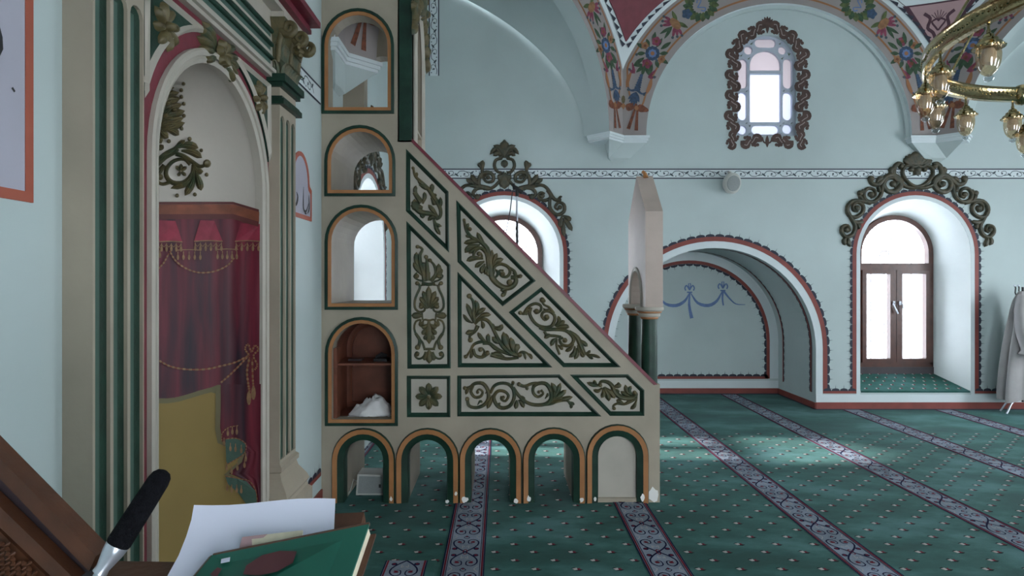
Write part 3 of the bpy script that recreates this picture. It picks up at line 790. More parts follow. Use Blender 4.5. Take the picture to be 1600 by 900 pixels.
vine(ff, 4.13, 6.3, -.88, -.765, wallf, swap=True)
# small red baseboard on the qibla wall
m = MB(); m.box(XL, XL + .012, 3.60, 4.37, 0, .10, 'red'); struct(m.build('baseboard_left', smooth=0))
trim('left_line', [(3.66, .20), (4.36, .20)], yzf(XL), 0, -.03, walll, scal=-1)

# ---- windows
def window(idx, cx, label_, amber=False):
    Yb = YF + .435; hwb = .495; zb0 = .385; zb1 = 2.446; n = 28
    fa = arch(cx, WHW, WZ0, WZ1, n); ba = arch(cx, hwb, zb0, zb1, n)
    b = MB(); b.add([Vector((x, YF, z)) for x, z in fa] + [Vector((x, Yb, z)) for x, z in ba], [(i, i + 1, len(fa) + i + 1, len(fa) + i) for i in range(len(fa) - 1)], 'reveal')
    b.add([Vector((cx - WHW, YF, WZ0)), Vector((cx + WHW, YF, WZ0)), Vector((cx + hwb, Yb, zb0)), Vector((cx - hwb, Yb, zb0))], [(0, 1, 2, 3)], 'reveal')
    big = [(cx - 1.1, 0), (cx - 1.1, 3.2), (cx + 1.1, 3.2), (cx + 1.1, 0)]
    b.slab(big, [ba], xz(Yb), 0, -.25, 'reveal')
    struct(b.build('window_reveal', smooth=50))
    # carpet on the sloping sill
    fr = lambda a, t, d: Vector((cx + a * (WHW - .01 + (hwb - WHW) * t), YF + .01 + (Yb - YF - .04) * t, WZ0 + (zb0 - WZ0) * t + .012 + d))
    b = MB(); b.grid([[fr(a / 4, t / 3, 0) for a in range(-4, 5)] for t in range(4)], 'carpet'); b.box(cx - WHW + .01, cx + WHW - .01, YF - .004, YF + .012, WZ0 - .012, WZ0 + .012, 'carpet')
    for r_ in range(5):
        for q in range(9):
            a = -1 + (q + .5 + (.5 if r_ % 2 else 0)) / 4.5; t = (r_ + .5) / 5
            if a > .97: continue
            for (da, dt, mm) in ((-.02, 0, 'cwhite'), (.015, .01, 'cred')):
                b.add([fr(a + da - .02, t + dt, .003), fr(a + da, t + dt - .04, .003), fr(a + da + .02, t + dt, .003), fr(a + da, t + dt + .04, .003)], [(0, 1, 2, 3)], mm)
    w = thing('window', label_, 'window', (cx, Yb, zb0)); del w['category']; del w['label']; w['kind'] = 'structure'; w.name = 'window_%d' % idx
    sill = b.build('sill_carpet', w, smooth=0)
    fw = xz(Yb); mw = 'wood'
    b = MB(); fi = arch(cx, hwb - .06, zb0 + .145, zb1 - .06, n, hwb - .06); fo = arch(cx, hwb, zb0 + .085, zb1, n)
    b.ring(fi, fo, fw, .05, .05, mw, close=False, base=-.03)
    zt = 1.776
    b.box(cx - hwb + .03, cx + hwb - .03, Yb - .055, Yb + .03, zt - .045, zt + .045, mw)
    b.box(cx - hwb, cx + hwb, Yb - .05, Yb + .03, zb0 + .085, zb0 + .15, mw)
    b.build('window_frame', w, smooth=30)
    b = MB(); b.box(cx - hwb, cx + hwb, Yb - .06, Yb + .03, zb0 - .01, zb0 + .088, 'wooddk'); b.build('sill_board', w, smooth=0)
    for sg in (-1, 1):
        x0, x1 = cx + sg * .004, cx + sg * (hwb - .055); z0, z1 = zb0 + .15, zt - .045
        b = MB()
        for (u0, u1, v0, v1) in ((x0, x0 + sg * .075, z0, z1), (x1 - sg * .055, x1, z0, z1), (x0 + sg * .075, x1 - sg * .055, z0, z0 + .05), (x0 + sg * .075, x1 - sg * .055, z1 - .05, z1)):
            b.box(u0, u1, Yb - .075, Yb + .0, v0, v1, mw)
        s_ = b.build('casement', w, smooth=0)
        b = MB(); b.box(x0 + sg * .07, x1 - sg * .05, Yb - .03, Yb - .026, z0 + .045, z1 - .045, 'glass'); b.build('pane', s_, smooth=0)
        b = MB(); hx = x0 + sg * .035
        b.lathe((hx, Yb - .085, 1.28), [(.0, -.0), (.016, 0), (.016, .05), (0, .05)], 'silver', 8); b.tube([(hx, Yb - .10, 1.305), (hx + sg * .02, Yb - .11, 1.29), (hx + .035, Yb - .115, 1.17)], .009, 'silver', 6); b.build('handle', s_, smooth=30)
    b = MB(); fan = [(cx + hwb - .055, zt + .04)] + arcpts(cx, zb1 - hwb, hwb - .055, 0, 180, n) + [(cx - hwb + .055, zt + .04)]
    b.slab(fan, [], fw, -.005, -.009, 'glass'); b.build('fan_pane', w, smooth=0)
    # wrought iron grille outside
    b = MB(); Yg = Yb + .18; g = xz(Yg)
    for xx in (-.36, -.18, 0, .18, .36): b.tube([(cx + xx, Yg, zb0), (cx + xx, Yg, zt + .15)], .009, 'grille', 5)
    for k_ in range(1, 8):
        a = R(22.5 * k_); b.tube([(cx + .06 * math.cos(a), Yg, zt + .15 + .06 * math.sin(a)), (cx + .52 * math.cos(a), Yg, zt + .15 + .52 * math.sin(a))], .009, 'grille', 5)
        c = (cx + .33 * math.cos(a + R(11)), zt + .15 + .33 * math.sin(a + R(11)))
        b.tube([g(c[0] + .05 * (1 - t / 14) * math.cos(t * .7), c[1] + .05 * (1 - t / 14) * math.sin(t * .7), 0) for t in range(12)], .004, 'grille', 4)
    b.tube([(cx - .5, Yg, zt + .15), (cx + .5, Yg, zt + .15)], .006, 'grille', 5)
    b.tube([g(*p, 0) for p in arcpts(cx, zt + .15, .06, 0, 180, 8)], .008, 'grille', 5)
    b.build('iron_grille', w, smooth=30)
    return w
window(1, WAX, 'x'); window(2, WBX, 'x')
TRF = lambda v: Vector((XL - (v.y - YF), WCY + (v.x - WBX), v.z))
w = window(4, WBX, 'x'); TRF = None
fq_ = yzf(XL)
trim('trim_4', winpath(WCY, WHW, ZL, WZ1), fq_, .047, .095, walll)
m = MB(); pp = winpath(WCY, WHW, ZL - .03, WZ1); m.ring(pp, polyoff(pp, .046), fq_, .003, .003, 'white', close=False); m.build('painted_white_edge', walll, smooth=0)
# lattice window
w = thing('w', 'x', 'x', (lwc, YF, LW(0, 792)[1])); w.name = 'window_3'; del w['category']; del w['label']; w['kind'] = 'structure'
def pill(x0, y0, x1, y1, n=8):
    rr = min(abs(x1 - x0), abs(y1 - y0)) / 2; o_ = []
    if abs(x1 - x0) >= abs(y1 - y0):
        for a in range(n + 1): t = R(-90 + 180 * a / n); o_.append((x1 - rr + rr * math.cos(t), (y0 + y1) / 2 + rr * math.sin(t)))
        for a in range(n + 1): t = R(90 + 180 * a / n); o_.append((x0 + rr + rr * math.cos(t), (y0 + y1) / 2 + rr * math.sin(t)))
    else:
        for a in range(n + 1): t = R(180 * a / n); o_.append(((x0 + x1) / 2 + rr * math.cos(t), y1 - rr + rr * math.sin(t)))
        for a in range(n + 1): t = R(180 + 180 * a / n); o_.append(((x0 + x1) / 2 + rr * math.cos(t), y0 + rr + rr * math.sin(t)))
    q = [o_[0]]
    for p in o_[1:]:
        if abs(p[0] - q[-1][0]) + abs(p[1] - q[-1][1]) > .5: q.append(p)
    if abs(q[0][0] - q[-1][0]) + abs(q[0][1] - q[-1][1]) < .5: q.pop()
    return [LW(*p) for p in q]
panes = [('rectangular', [LW(212, 404), LW(402, 404), LW(402, 702), LW(212, 702)], 'frost'),
         ('arched', [LW(402, 384), LW(212, 384)] + [LW(307 + 95 * math.cos(R(a)), 352 - 90 * math.sin(R(a))) for a in range(180, -1, -15)], 'frostpink')]
for (x0, y0, x1, y1, g) in ((140, 312, 196, 495, 'frostpink'), (416, 310, 472, 495, 'frostpink'), (138, 518, 194, 690, 'frost'), (414, 518, 472, 690, 'frost'), (222, 720, 392, 778, 'frost'), (242, 187, 374, 243, 'frostpink'),
                             (136, 720, 194, 778, 'frost'), (412, 714, 472, 774, 'frost'), (176, 232, 230, 286, 'frostpink'), (386, 234, 438, 286, 'frostpink')):
    panes.append(('p', pill(x0, y0, x1, y1), g))
tri = []
for (x, y) in ((143, 507), (192, 507), (420, 505), (468, 505), (141, 704), (192, 704), (418, 704), (468, 704), (211, 724), (210, 770), (400, 720), (400, 770), (160, 285), (455, 283), (222, 212), (398, 212), (206, 303), (412, 303)):
    s_ = 8 if 480 < y < 780 else 12; sg = 1 if (x, y)[0] % 2 else -1
    tri.append([LW(x - s_, y - s_ * .8 * sg), LW(x + s_, y - s_ * .5), LW(x - s_ * .2 * sg, y + s_)])
b = MB(); fl = xz(YF + .05)
b.slab(lwin, [p[1] for p in panes] + tri, fl, 0, -.045, 'plastergrille'); b.build('plaster_lattice', w, smooth=0)
for nm, p, g in panes:
    b = MB(); b.slab(p, [], xz(YF + .085), 0, -.004, g); b.build('pane', w, smooth=0)
b = MB()
for p in tri: b.slab(p, [], xz(YF + .085), 0, -.004, 'frostgreen')
b.build('green_chips', w, smooth=0)
# painted scroll border
def scrollpiece(x, y, rot, sx=1.0, mir=1):
    mb = MB(); c, s = math.cos(R(rot)), math.sin(R(rot))
    def Tp(u, v): u *= mir; return LW(x + (u * c - v * s) * sx, y + (u * s + v * c) * sx)
    k = 1 / 3.9125 * .00792
    for (q, sg) in ((1, 1), (1, -1)):
        pline(mb, [Tp(sg * -4, sg * 44), Tp(sg * 20, sg * 40), Tp(sg * 22, sg * 22), Tp(sg * 2, sg * 18), Tp(sg * -14, 0)], lambda t: (22 + 12 * math.sin(PI * t)) * k * sx, ff, .004 + sg * .0004, 'bpaint', k=3)
        pblob(mb, *Tp(sg * 6, sg * 24), 13 * k * sx, 13 * k * sx, ff, .0052, 'bpaint', n=10)
        pline(mb, [Tp(sg * 17, sg * 36), Tp(sg * 20, sg * 22), Tp(sg * 4, sg * 12), Tp(sg * -8, sg * 2)], 4 * k * sx, ff, .006, 'bpaint2', k=3)
        for j in range(3): pblob(mb, *Tp(sg * (-18 - 3 * (j % 2)), sg * (8 + 12 * j)), 9 * k * sx, 9 * k * sx, ff, .0036, 'bpaint', n=8)
        pblob(mb, *Tp(0, sg * 5), 18 * k * sx, 14 * k * sx, ff, .0038, 'bpaint', n=10)
    return mb.build('painted_scroll', w, smooth=0)
for (x, y) in ((100, 327), (97, 454), (97, 578), (92, 705)):
    scrollpiece(x, y, 0, 1.25); scrollpiece(620 - x, y, 0, 1.25, -1)
scrollpiece(144, 215, 48, 1.25); scrollpiece(476, 215, -48, 1.25, -1); scrollpiece(240, 147, 72, 1.2); scrollpiece(382, 145, -72, 1.2, -1)
scrollpiece(95, 817, 30, 1.05); scrollpiece(515, 817, -30, 1.05, -1); scrollpiece(210, 825, 90, 1.2); scrollpiece(402, 825, -90, 1.2, -1)
k_ = .00792 / 3.9125
mb = MB()
for a in (-70, -45, -22, 0, 22, 45, 70): pleaf(mb, *LW(308, 120), *LW(308 + 62 * math.sin(R(a)) * .75, 120 - 58 * math.cos(R(a))), 20 * k_, ff, .0045, 'bpaint')
pleaf(mb, *LW(308, 90), *LW(308, 165), 22 * k_, ff, .0045, 'bpaint'); mb.build('painted_palmette', w, smooth=0)
mb = MB()
pleaf(mb, *LW(307, 790), *LW(307, 862), 24 * k_, ff, .0045, 'bpaint')
for q in (-1, 1): pline(mb, [LW(307, 840), LW(307 + q * 22, 828), LW(307 + q * 30, 800)], 10 * k_, ff, .0045, 'bpaint')
mb.build('painted_palmette', w, smooth=0)
# ================================================================== MIHRAB
Ya, Yb_, Yc, Yd = 1.789, 2.047, 3.304, 3.562          # pilasters (front ones toward the camera / far)
mh = thing('mihrab', 'tall cream and green plaster prayer niche with a painted crimson curtain inside', 'prayer niche', (XL, MY, 0))
fp = yzf(MXP)
# wall niche shell: cylinder + quarter sphere
NC = Vector((MXP, MY, 0))
def cyl(phi, z, d=0.0):
    """phi 0 = far jamb, 180 = near jamb"""
    if z <= MSP: r_, zz = MR - d, z
    else:
        e = min(1, (z - MSP) / MR); r_, zz = (MR - d) * math.sqrt(max(0, 1 - e * e)), MSP + (z - MSP) * (MR - d) / MR
    return Vector((MXP - r_ * math.sin(R(phi)) , MY + r_ * math.cos(R(phi)), zz))
b = MB(); zs = [0, .5, 1.0, 1.5, MSP] + [MSP + MR * math.sin(PI / 2 * i / 12) for i in range(1, 13)]
b.grid([[cyl(180 * j / 36, z) for j in range(37)] for z in zs], 'nichein'); b.build('niche_shell', mh, smooth=60)
# panel around the opening
PT = 2.72
op = [(MY - MR, 0)] + arcpts(MY, MSP, MR, 180, 0, 28) + [(MY + MR, 0)]
b = MB(); b.slab([(Yc + .02, 0), (Yc + .02, PT), (Yb_ - .02, PT), (Yb_ - .02, 0)] + op, [], fp, 0, -.03, 'maroon', 'nichein'); b.build('arch_panel', mh, smooth=0)
def prof_ring(mb, pts_in, widths, fr, m):
    """moulding along an open path; widths = [(offset, height)]"""
    for (o0, h0), (o1, h1) in zip(widths[:-1], widths[1:]):
        mb.ring(polyoff(pts_in, o0), polyoff(pts_in, o1), fr, h0, h1, m, close=False)
b = MB(); prof_ring(b, op, [(.005, -.03), (.005, .010), (-.012, .018), (-.024, .010), (-.026, .022), (-.046, .026), (-.054, .018), (-.054, 0)], fp, 'cream_lt'); b.build('arch_moulding', mh, smooth=30)
# strips beside the opening
for (y0, y1) in ((Yb_, Yb_ + .075),):
    b = MB(); b.box(MXP, MXP + .012, y0, y1, 0, 2.69, 'cream_lt'); b.build('edge_strip', mh, smooth=0)
# spandrels
for sg in (-1, 1):
    yo = .578
    rr = MR + .115
    poly = [(MY + sg * yo, 2.665), (MY + sg * .16, 2.665), (MY + sg * .16, MSP + math.sqrt(rr * rr - .16 ** 2))]
    a0 = math.degrees(math.acos(.16 / rr)); a1 = math.degrees(math.acos(min(1, (yo - .002) / rr)))
    poly = [(MY + sg * yo, 2.665), (MY + sg * .18, 2.665)] + [(MY + sg * rr * math.cos(R(a0 + (a1 - a0) * i / 12)), MSP + rr * math.sin(R(a0 + (a1 - a0) * i / 12))) for i in range(13)]
    if sg > 0: poly = poly[::-1]
    b = MB(); b.slab(poly, [], fp, .008, 0, 'green'); s_ = b.build('spandrel', mh, smooth=0)
    b = MB(); cl = poly + [poly[0]]
    n = len(poly)
    inn = []
    cxp = sum(p[0] for p in poly) / n; czp = sum(p[1] for p in poly) / n
    def off_poly(poly, dd):
        out = []; n = len(poly)
        for i in range(n):
            p0, p1, p2 = Vector(poly[i - 1]), Vector(poly[i]), Vector(poly[(i + 1) % n])
            d1 = (p1 - p0).normalized(); d2 = (p2 - p1).normalized()
            n1 = Vector((-d1.y, d1.x)); n2 = Vector((-d2.y, d2.x)); bis = (n1 + n2)
            if bis.length < 1e-6: bis = n1
            bis.normalize(); k = min(2.2, 1 / max(.3, bis.dot(n1))); out.append(tuple(p1 + bis * dd * k))
        return out
    area2 = sum(poly[i - 1][0] * poly[i][1] - poly[i][0] * poly[i - 1][1] for i in range(n))
    dd = .026 if area2 > 0 else -.026
    b.ring(poly, off_poly(poly, dd * .5), fp, .012, .026, 'cream_lt'); b.ring(off_poly(poly, dd * .5), off_poly(poly, dd), fp, .026, .008, 'cream_lt', base=0)
    b.build('spandrel_moulding', s_, smooth=0)
    yc_, zc_ = MY + sg * (yo - .135), 2.545
    b = MB()
    for a in range(0, 360, 45): stroke(b, [(yc_, zc_), (yc_ + .045 * math.cos(R(a + 20)), zc_ + .05 * math.sin(R(a + 20))), (yc_ + .08 * math.cos(R(a + 12)), zc_ + .09 * math.sin(R(a + 12)))], leafw(.036), fp, .008, .03, 'gold')
    knob(b, yc_, zc_, .018, fp, .02, .03, 'gold'); b.build('rosette', s_, smooth=50)
# keystone leaves
b = MB(); c = (MY, 2.61)
for a in (0, 20, -20, 40, -40):
    for sg in (0, 180):
        e = R(a * (1 if sg == 0 else -1) + sg); stroke(b, [(c[0] + .03 * math.cos(e), c[1] + .03 * math.sin(e)), (c[0] + .11 * math.cos(e), c[1] + .08 * math.sin(e)), (c[0] + .19 * math.cos(e), c[1] + .13 * math.sin(e))], leafw(.042), fp, .0, .04, 'orn', 'gold')
for a in range(0, 360, 60): stroke(b, [c, (c[0] + .055 * math.cos(R(a)), c[1] + .065 * math.sin(R(a)))], leafw(.05), fp, .02, .035, 'gold')
b.build('keystone_leaves', mh, smooth=50)
# pilasters with sunk flutes
for (y0, y1) in ((Ya, Yb_), (Yc, Yd)):
    b = MB(); ztop = 2.56; zb = .62
    hs = []; w_ = (y1 - y0); fw_ = .070
    cs = [y0 + .010 + .036 + .0855 * t for t in (0, 1, 2)]
    for c in cs: hs.append([(c - fw_ / 2, zb)] + [(c - fw_ / 2 * math.cos(R(a)), ztop - .09 + fw_ / 2 * math.sin(R(a))) for a in range(0, 181, 30)] + [(c + fw_ / 2, zb)])
    b.slab([(y0, 0), (y0, 3.06), (y1, 3.06), (y1, 0)], hs, yzf(MXF), 0, -(MXF - XL), 'cream'); p_ = b.build('pilaster', mh, smooth=0)
    for h_, c in zip(hs, cs):
        b = MB(); b.slab(h_, [], yzf(MXF - .012), 0, 0, 'green', back=False)
        b.box(MXF - .013, MXF - .002, c - fw_ / 2, c - fw_ / 2 + .022, zb, ztop - .09, 'greenlt') ; b.build('flute', p_, smooth=0)
    # necking mouldings and base
    b = MB()
    for (z0, z1, ex) in ((2.555, 2.585, .03), (2.585, 2.60, .018), (2.65, 2.675, .022), (2.675, 2.715, .040)):
        b.box(XL, MXF + ex, y0 - ex * .8, y1 + ex * .8, z0, z1, 'green')
    b.build('necking', p_, smooth=0)
    b = MB(); pr = [(.60, .0), (.585, .015), (.56, .015), (.55, .004), (.52, .012), (.46, .05), (.43, .062), (.41, .05), (.39, .055), (.37, .075), (0, .075)]
    for (za, ea), (zb_, eb) in zip(pr[:-1], pr[1:]):
        vs = [(XL, y0 - ea, za), (MXF + ea, y0 - ea, za), (MXF + ea, y1 + ea, za), (XL, y1 + ea, za), (XL, y0 - eb, zb_), (MXF + eb, y0 - eb, zb_), (MXF + eb, y1 + eb, zb_), (XL, y1 + eb, zb_)]
        b.add(vs, [(0, 1, 5, 4), (1, 2, 6, 5), (2, 3, 7, 6)], 'cream')
    b.build('pedestal', p_, smooth=0)
    # capital: bell, two rows of leaves, corner volutes
    cap = MB(); x0 = XL
    for i in range(8):
        t0, t1 = i / 8, (i + 1) / 8; e0, e1 = .0 + .045 * t0 ** 2, .0 + .045 * t1 ** 2; z0, z1 = 2.715 + .30 * t0, 2.715 + .30 * t1
        vs = [(x0, y0 - e0, z0), (MXF + e0, y0 - e0, z0), (MXF + e0, y1 + e0, z0), (x0, y1 + e0, z0), (x0, y0 - e1, z1), (MXF + e1, y0 - e1, z1), (MXF + e1, y1 + e1, z1), (x0, y1 + e1, z1)]
        cap.add(vs, [(0, 1, 5, 4), (1, 2, 6, 5), (2, 3, 7, 6)], 'orn')
    faces = [(lambda a, z, d: Vector((MXF + d, a, z)), y0, y1, 1), (lambda a, z, d: Vector((MXF - (a - y0), y0 - d, z)), y0, y0 + .10, .5)]
    for fr_, a0, a1, kk in faces:
        nn = 7 if kk == 1 else 3
        for i in range(nn):
            c = a0 + (a1 - a0) * (i + .5) / nn
            q = [(c, 2.72), (c + .004, 2.77), (c, 2.80)]
            for (zb0_, hh, ww, ex) in ((2.715, .085, .036, .02), (2.80, .10, .030, .012)):
                vs = []; 
                for j in range(7):
                    t = j / 6; wv = ww * (1 - t ** 3 * .8); d = ex * .3 + ex * 2.2 * t ** 3
                    for (u, dd) in ((-.5, 0), (-.25, .010), (0, .004), (.25, .010), (.5, 0)): vs.append(fr_(c + u * wv, zb0_ + hh * (t if t < .85 else .85 - (t - .85)), d + dd))
                cap.add(vs, [(j * 5 + k, j * 5 + k + 1, (j + 1) * 5 + k + 1, (j + 1) * 5 + k) for j in range(6) for k in range(4)], 'orn')
    cb = cap.build('capital', p_, smooth=40)
    for (cy, cx_) in ((y0 - .012, MXF + .035), (y1 + .02, MXF + .045), ((y0 + y1) / 2, MXF + .05)):
        v = MB(); pts = []
        for i in range(26):
            t = i / 25; a = t * 2 * PI * 1.6; rr = .042 * (1 - t * .75); pts.append((cx_ + .02 + rr * math.cos(a + PI), cy, 2.965 + rr * math.sin(a + PI)))
        v.tube([(cx_ - .04, cy, 2.78), (cx_ - .035, cy, 2.88), (cx_ - .022, cy, 2.94)] + pts, [.012, .016, .018] + [.020 - .008 * i / 25 for i in range(26)], 'gold', 7); v.build('volute', cb, smooth=60)
    v = MB()
    for a in range(0, 360, 60): v.tube([(MXF + .05, (y0 + y1) / 2 + .02 * math.cos(R(a)), 2.90 + .02 * math.sin(R(a))), (MXF + .075, (y0 + y1) / 2 + .042 * math.cos(R(a)), 2.90 + .042 * math.sin(R(a)))], [.016, .010], 'gold', 6)
    v.build('rosette', cb, smooth=60)
    b = MB(); b.box(XL, MXF + .035, y0 - .03, y1 + .04, 3.015, 3.05, 'cream_lt'); b.build('abacus', p_, smooth=0)
# architrave with three green bars, cornice
b = MB(); AX = MXF - .02
b.box(XL, AX - .015, Yb_, Yc, 2.72, 3.05, 'cream_lt')
for (z0, z1, ex) in ((2.695, 2.715, .01), (2.715, 2.735, .028), (2.735, 2.75, .012)): b.box(XL, AX - .02 + ex, Yb_, Yc, z0, z1, 'cream_lt')
ar = b.build('architrave', mh, smooth=0)
for z in (2.795, 2.868, 2.94):
    b = MB(); b.tube([(AX - .012, Yb_ + .02, z), (AX - .012, Yc - .03, z)], .013, 'green', 8); b.box(AX - .0155, AX - .0145, Yb_, Yc - .04, z - .035, z - .012, 'greenlt'); b.build('reed', ar, smooth=60)
b = MB()
for (z0, z1, ex) in ((3.05, 3.075, .05), (3.075, 3.10, .085), (3.10, 3.125, .075), (3.125, 3.16, .13)):
    b.box(XL, AX + ex, Ya - .05 - ex * .6, Yd + .03 + ex * .7, z0, z1, 'maroon' if z0 > 3.06 else 'cream_lt')
b.build('cornice', mh, smooth=0)
b = MB(); b.box(XL, AX - .01, Ya - .03, Yd + .08, 3.16, 3.62, 'cream'); fz = b.build('frieze_block', mh, smooth=0)
b = MB(); ffz = yzf(AX - .01)
b.ring([(3.33, 3.19), (3.60, 3.19), (3.60, 3.55), (3.33, 3.55)], [(3.345, 3.205), (3.585, 3.205), (3.585, 3.535), (3.345, 3.535)], ffz, .002, .002, 'maroon')
for a in range(0, 360, 45): pleaf(b, 3.49, 3.30, 3.49 + .08 * math.cos(R(a)), 3.30 + .08 * math.sin(R(a)), .03, ffz, .003, 'ribbon' if a % 90 else 'pblue')
b.build('painted_flower', fz, smooth=0)

# ---- painted drapery in the niche: (px,py) -> cylinder wall
def hit(px, py, d=.0):
    k = (px - VX) / F; r_ = MR - d
    # ray x=kY ; circle (x-MXP)^2+(y-MY)^2=r^2
    A_ = k * k + 1; B_ = -2 * (k * MXP + MY); C_ = MXP ** 2 + MY ** 2 - r_ * r_
    Y = (-B_ + math.sqrt(max(0, B_ * B_ - 4 * A_ * C_))) / (2 * A_)
    z = CH - (py - VY) * Y / F
    if z > MSP:
        D_ = Vector((k, 1, -(py - VY) / F)); O_ = Vector((0, 0, CH)) - Vector((MXP, MY, MSP))
        a_, b_, c_ = D_.dot(D_), 2 * D_.dot(O_), O_.dot(O_) - r_ * r_; ds = b_ * b_ - 4 * a_ * c_
        Y = (-b_ + math.sqrt(max(0, ds))) / (2 * a_)
    return Vector((k * Y, Y, CH - (py - VY) * Y / F))
def cphi(px):
    v = hit(px, VY); return math.degrees(math.atan2(-(v.x - MXP), v.y - MY))
def hz(px, py): return hit(px, py).z
def shell_band(name, samples, mt, d, par, nz=6, fold=0):
    """samples: (phi, ztop, zbot)"""
    mb = MB(); rows = []
    for (ph, zt, zb_) in samples:
        rows.append([cyl(ph, zt + (zb_ - zt) * j / nz, d + fold * math.sin(R(ph * 38 + 25 * math.sin(j)))) for j in range(nz + 1)])
    mb.grid(rows, mt); return mb.build(name, par, smooth=60)
def interp(tab, x):
    if x <= tab[0][0]: return tab[0][1]
    for (x0, y0), (x1, y1) in zip(tab[:-1], tab[1:]):
        if x <= x1: return y0 + (y1 - y0) * (x - x0) / (x1 - x0)
    return tab[-1][1]
PX = [407, 400, 390, 380, 372, 365, 358, 350, 340, 330, 320, 310, 300, 290, 280, 270, 260, 250, 243]
def zt_(tab): return lambda px: hz(px, interp(tab, px))
back_ph = [cphi(p) for p in PX]
pt = [(243, 342), (365, 342), (407, 352)]; ptop = [(243, 316), (365, 316), (407, 328)]
def fill(name, ztf, zbf, mt, d, fold=0, par=None, pxs=PX, mirror_to=None, nz=8):
    s_ = [(cphi(p), ztf(p), zbf(p)) for p in pxs]
    last = s_[-1]
    if mirror_to: s_ += [(ph, last[1], last[2]) for ph in range(int(last[0]) + 6, mirror_to, 6)]
    return shell_band(name, s_, mt, d, par, nz, fold)
bot = lambda p: 0.02
# ochre field behind, grey-ochre edge, then drapery
mural = fill('painted_ochre_field', zt_([(243, 560), (407, 560)]), bot, 'yellow', .004, par=mh, mirror_to=176)
hem = [(243, 622), (262, 622), (280, 619), (300, 613), (320, 607), (333, 604), (342, 600), (407, 600)]
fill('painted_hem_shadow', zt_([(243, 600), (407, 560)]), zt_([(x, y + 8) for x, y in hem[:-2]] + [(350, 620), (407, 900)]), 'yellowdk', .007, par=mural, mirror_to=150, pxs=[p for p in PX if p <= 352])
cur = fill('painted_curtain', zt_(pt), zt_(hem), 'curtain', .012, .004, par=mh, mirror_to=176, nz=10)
# right tail of the drapery with stepped fringe edge
edge = [(600, 345), (640, 345), (668, 344), (690, 348), (700, 370), (706, 384), (722, 378), (740, 358), (748, 378), (765, 392), (788, 398)]
mb = MB(); rows = []
for y, x in edge:
    rows.append([hit(x + (407.5 - x) * j / 8, y, .012 + .003 * math.sin(j * 2.4)) for j in range(9)])
mb.grid(rows, 'curtain'); mb.build('painted_curtain_tail', cur, smooth=60)
mb = MB(); rows = []
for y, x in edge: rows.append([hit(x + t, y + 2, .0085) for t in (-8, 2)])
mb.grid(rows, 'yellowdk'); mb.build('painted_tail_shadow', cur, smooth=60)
# lining patches
mb = MB()
for pts in ([(352, 686), (370, 685), (384, 694), (382, 708), (368, 718), (354, 726)], [(352, 744), (370, 748), (385, 752), (400, 768), (402, 788), (385, 788), (372, 770), (356, 756)]):
    mb.add([hit(x, y, .018) for x, y in pts], [tuple(range(len(pts)))], 'greenlt')
mb.build('painted_lining', cur, smooth=0)
# pelmet
for (t, bt, mt, d, nm) in ((0, 4, 'pelmetdk', .020, 'pelmet_moulding'), (4, 10, 'pelmet', .016, 'pelmet_board'), (10, 19, 'pelmet', .018, 'pelmet_board'), (19, 23, 'pelmetdk', .022, 'pelmet_moulding'), (23, 27, 'pelmetdk', .026, 'pelmet_moulding')):
    pa = lambda off: zt_([(x, y + off) for x, y in ptop])
    fill(nm, pa(t), pa(bt), mt, d, par=mh, mirror_to=176, nz=1)
# jabots at the top of the curtain with tassel fringe
fq = lambda x, y, d: hit(x, y, .016 + d)
def tass(mb, x, y, s=1.0):
    pline(mb, [(x, y), (x, y + 5 * s)], 1.4, fq, .004, 'tassel', smooth=False); pblob(mb, x, y + 9 * s, 2.0 * s, 4.5 * s, fq, .004, 'tassel', n=8)
jb = MB(); fb = MB()
for (xa, xb, xc, xd, y0, y1, ys) in ((243, 274, 243, 285, 344, 378, 0), (313, 335, 303, 348, 344, 377, 0), (376, 406, 367, 406, 349, 377, 0)):
    jb.add([fq(xa, y0, .002), fq(xb, y0 + 1, .002), fq((xb + xd) / 2, (y0 + y1) / 2, .006), fq(xd, y1, .004), fq((xc + xd) / 2, y1 - 1, .004), fq(xc, y1 + 1, .004)], [(0, 1, 2, 3, 4, 5)], 'curtainlt')
    pline(fb, [(xc, y1), ((xc + xd) / 2, y1 - 1), (xd, y1)], 1.6, fq, .006, 'tassel'); n_ = int((xd - xc) / 8)
    for i in range(n_ + 1):
        x = xc + 2 + (xd - xc - 4) * i / max(1, n_); tass(fb, x, y1 + 2)
        if i < n_: pline(fb, [(x, y1 + 4), (x + 3.5, y1 + 8), (x + 7, y1 + 4)], .9, fq, .005, 'tassel')
for (xa, xb, y) in ((276, 315, 391), (338, 372, 390), (243, 252, 388)):
    pline(fb, [(xa, y), ((xa + xb) / 2, y - 1), (xb, y)], 1.4, fq, .003, 'tassel')
    n_ = max(1, int((xb - xa) / 8))
    for i in range(n_ + 1): tass(fb, xa + 2 + (xb - xa - 4) * i / n_, y + 2)
def rope(mb, pts, w_=2.6):
    q = smoothpts([Vector(p) for p in pts], 6)
    for i in range(0, len(q) - 1): pline(mb, [q[i], q[i + 1]], w_ if i % 2 else w_ * .7, fq, .006, 'tassel' if i % 2 else 'pelmet', smooth=False)
rope(fb, [(265, 392), (275, 408), (292, 420), (312, 426), (335, 424), (355, 415), (366, 403)]); rope(fb, [(264, 396), (255, 412), (243, 423)])
rope(fb, [(246, 562), (265, 572), (290, 577), (320, 577), (345, 572), (368, 566), (388, 556)], 3)
rope(fb, [(388, 556), (375, 570), (360, 585), (345, 598)], 3)
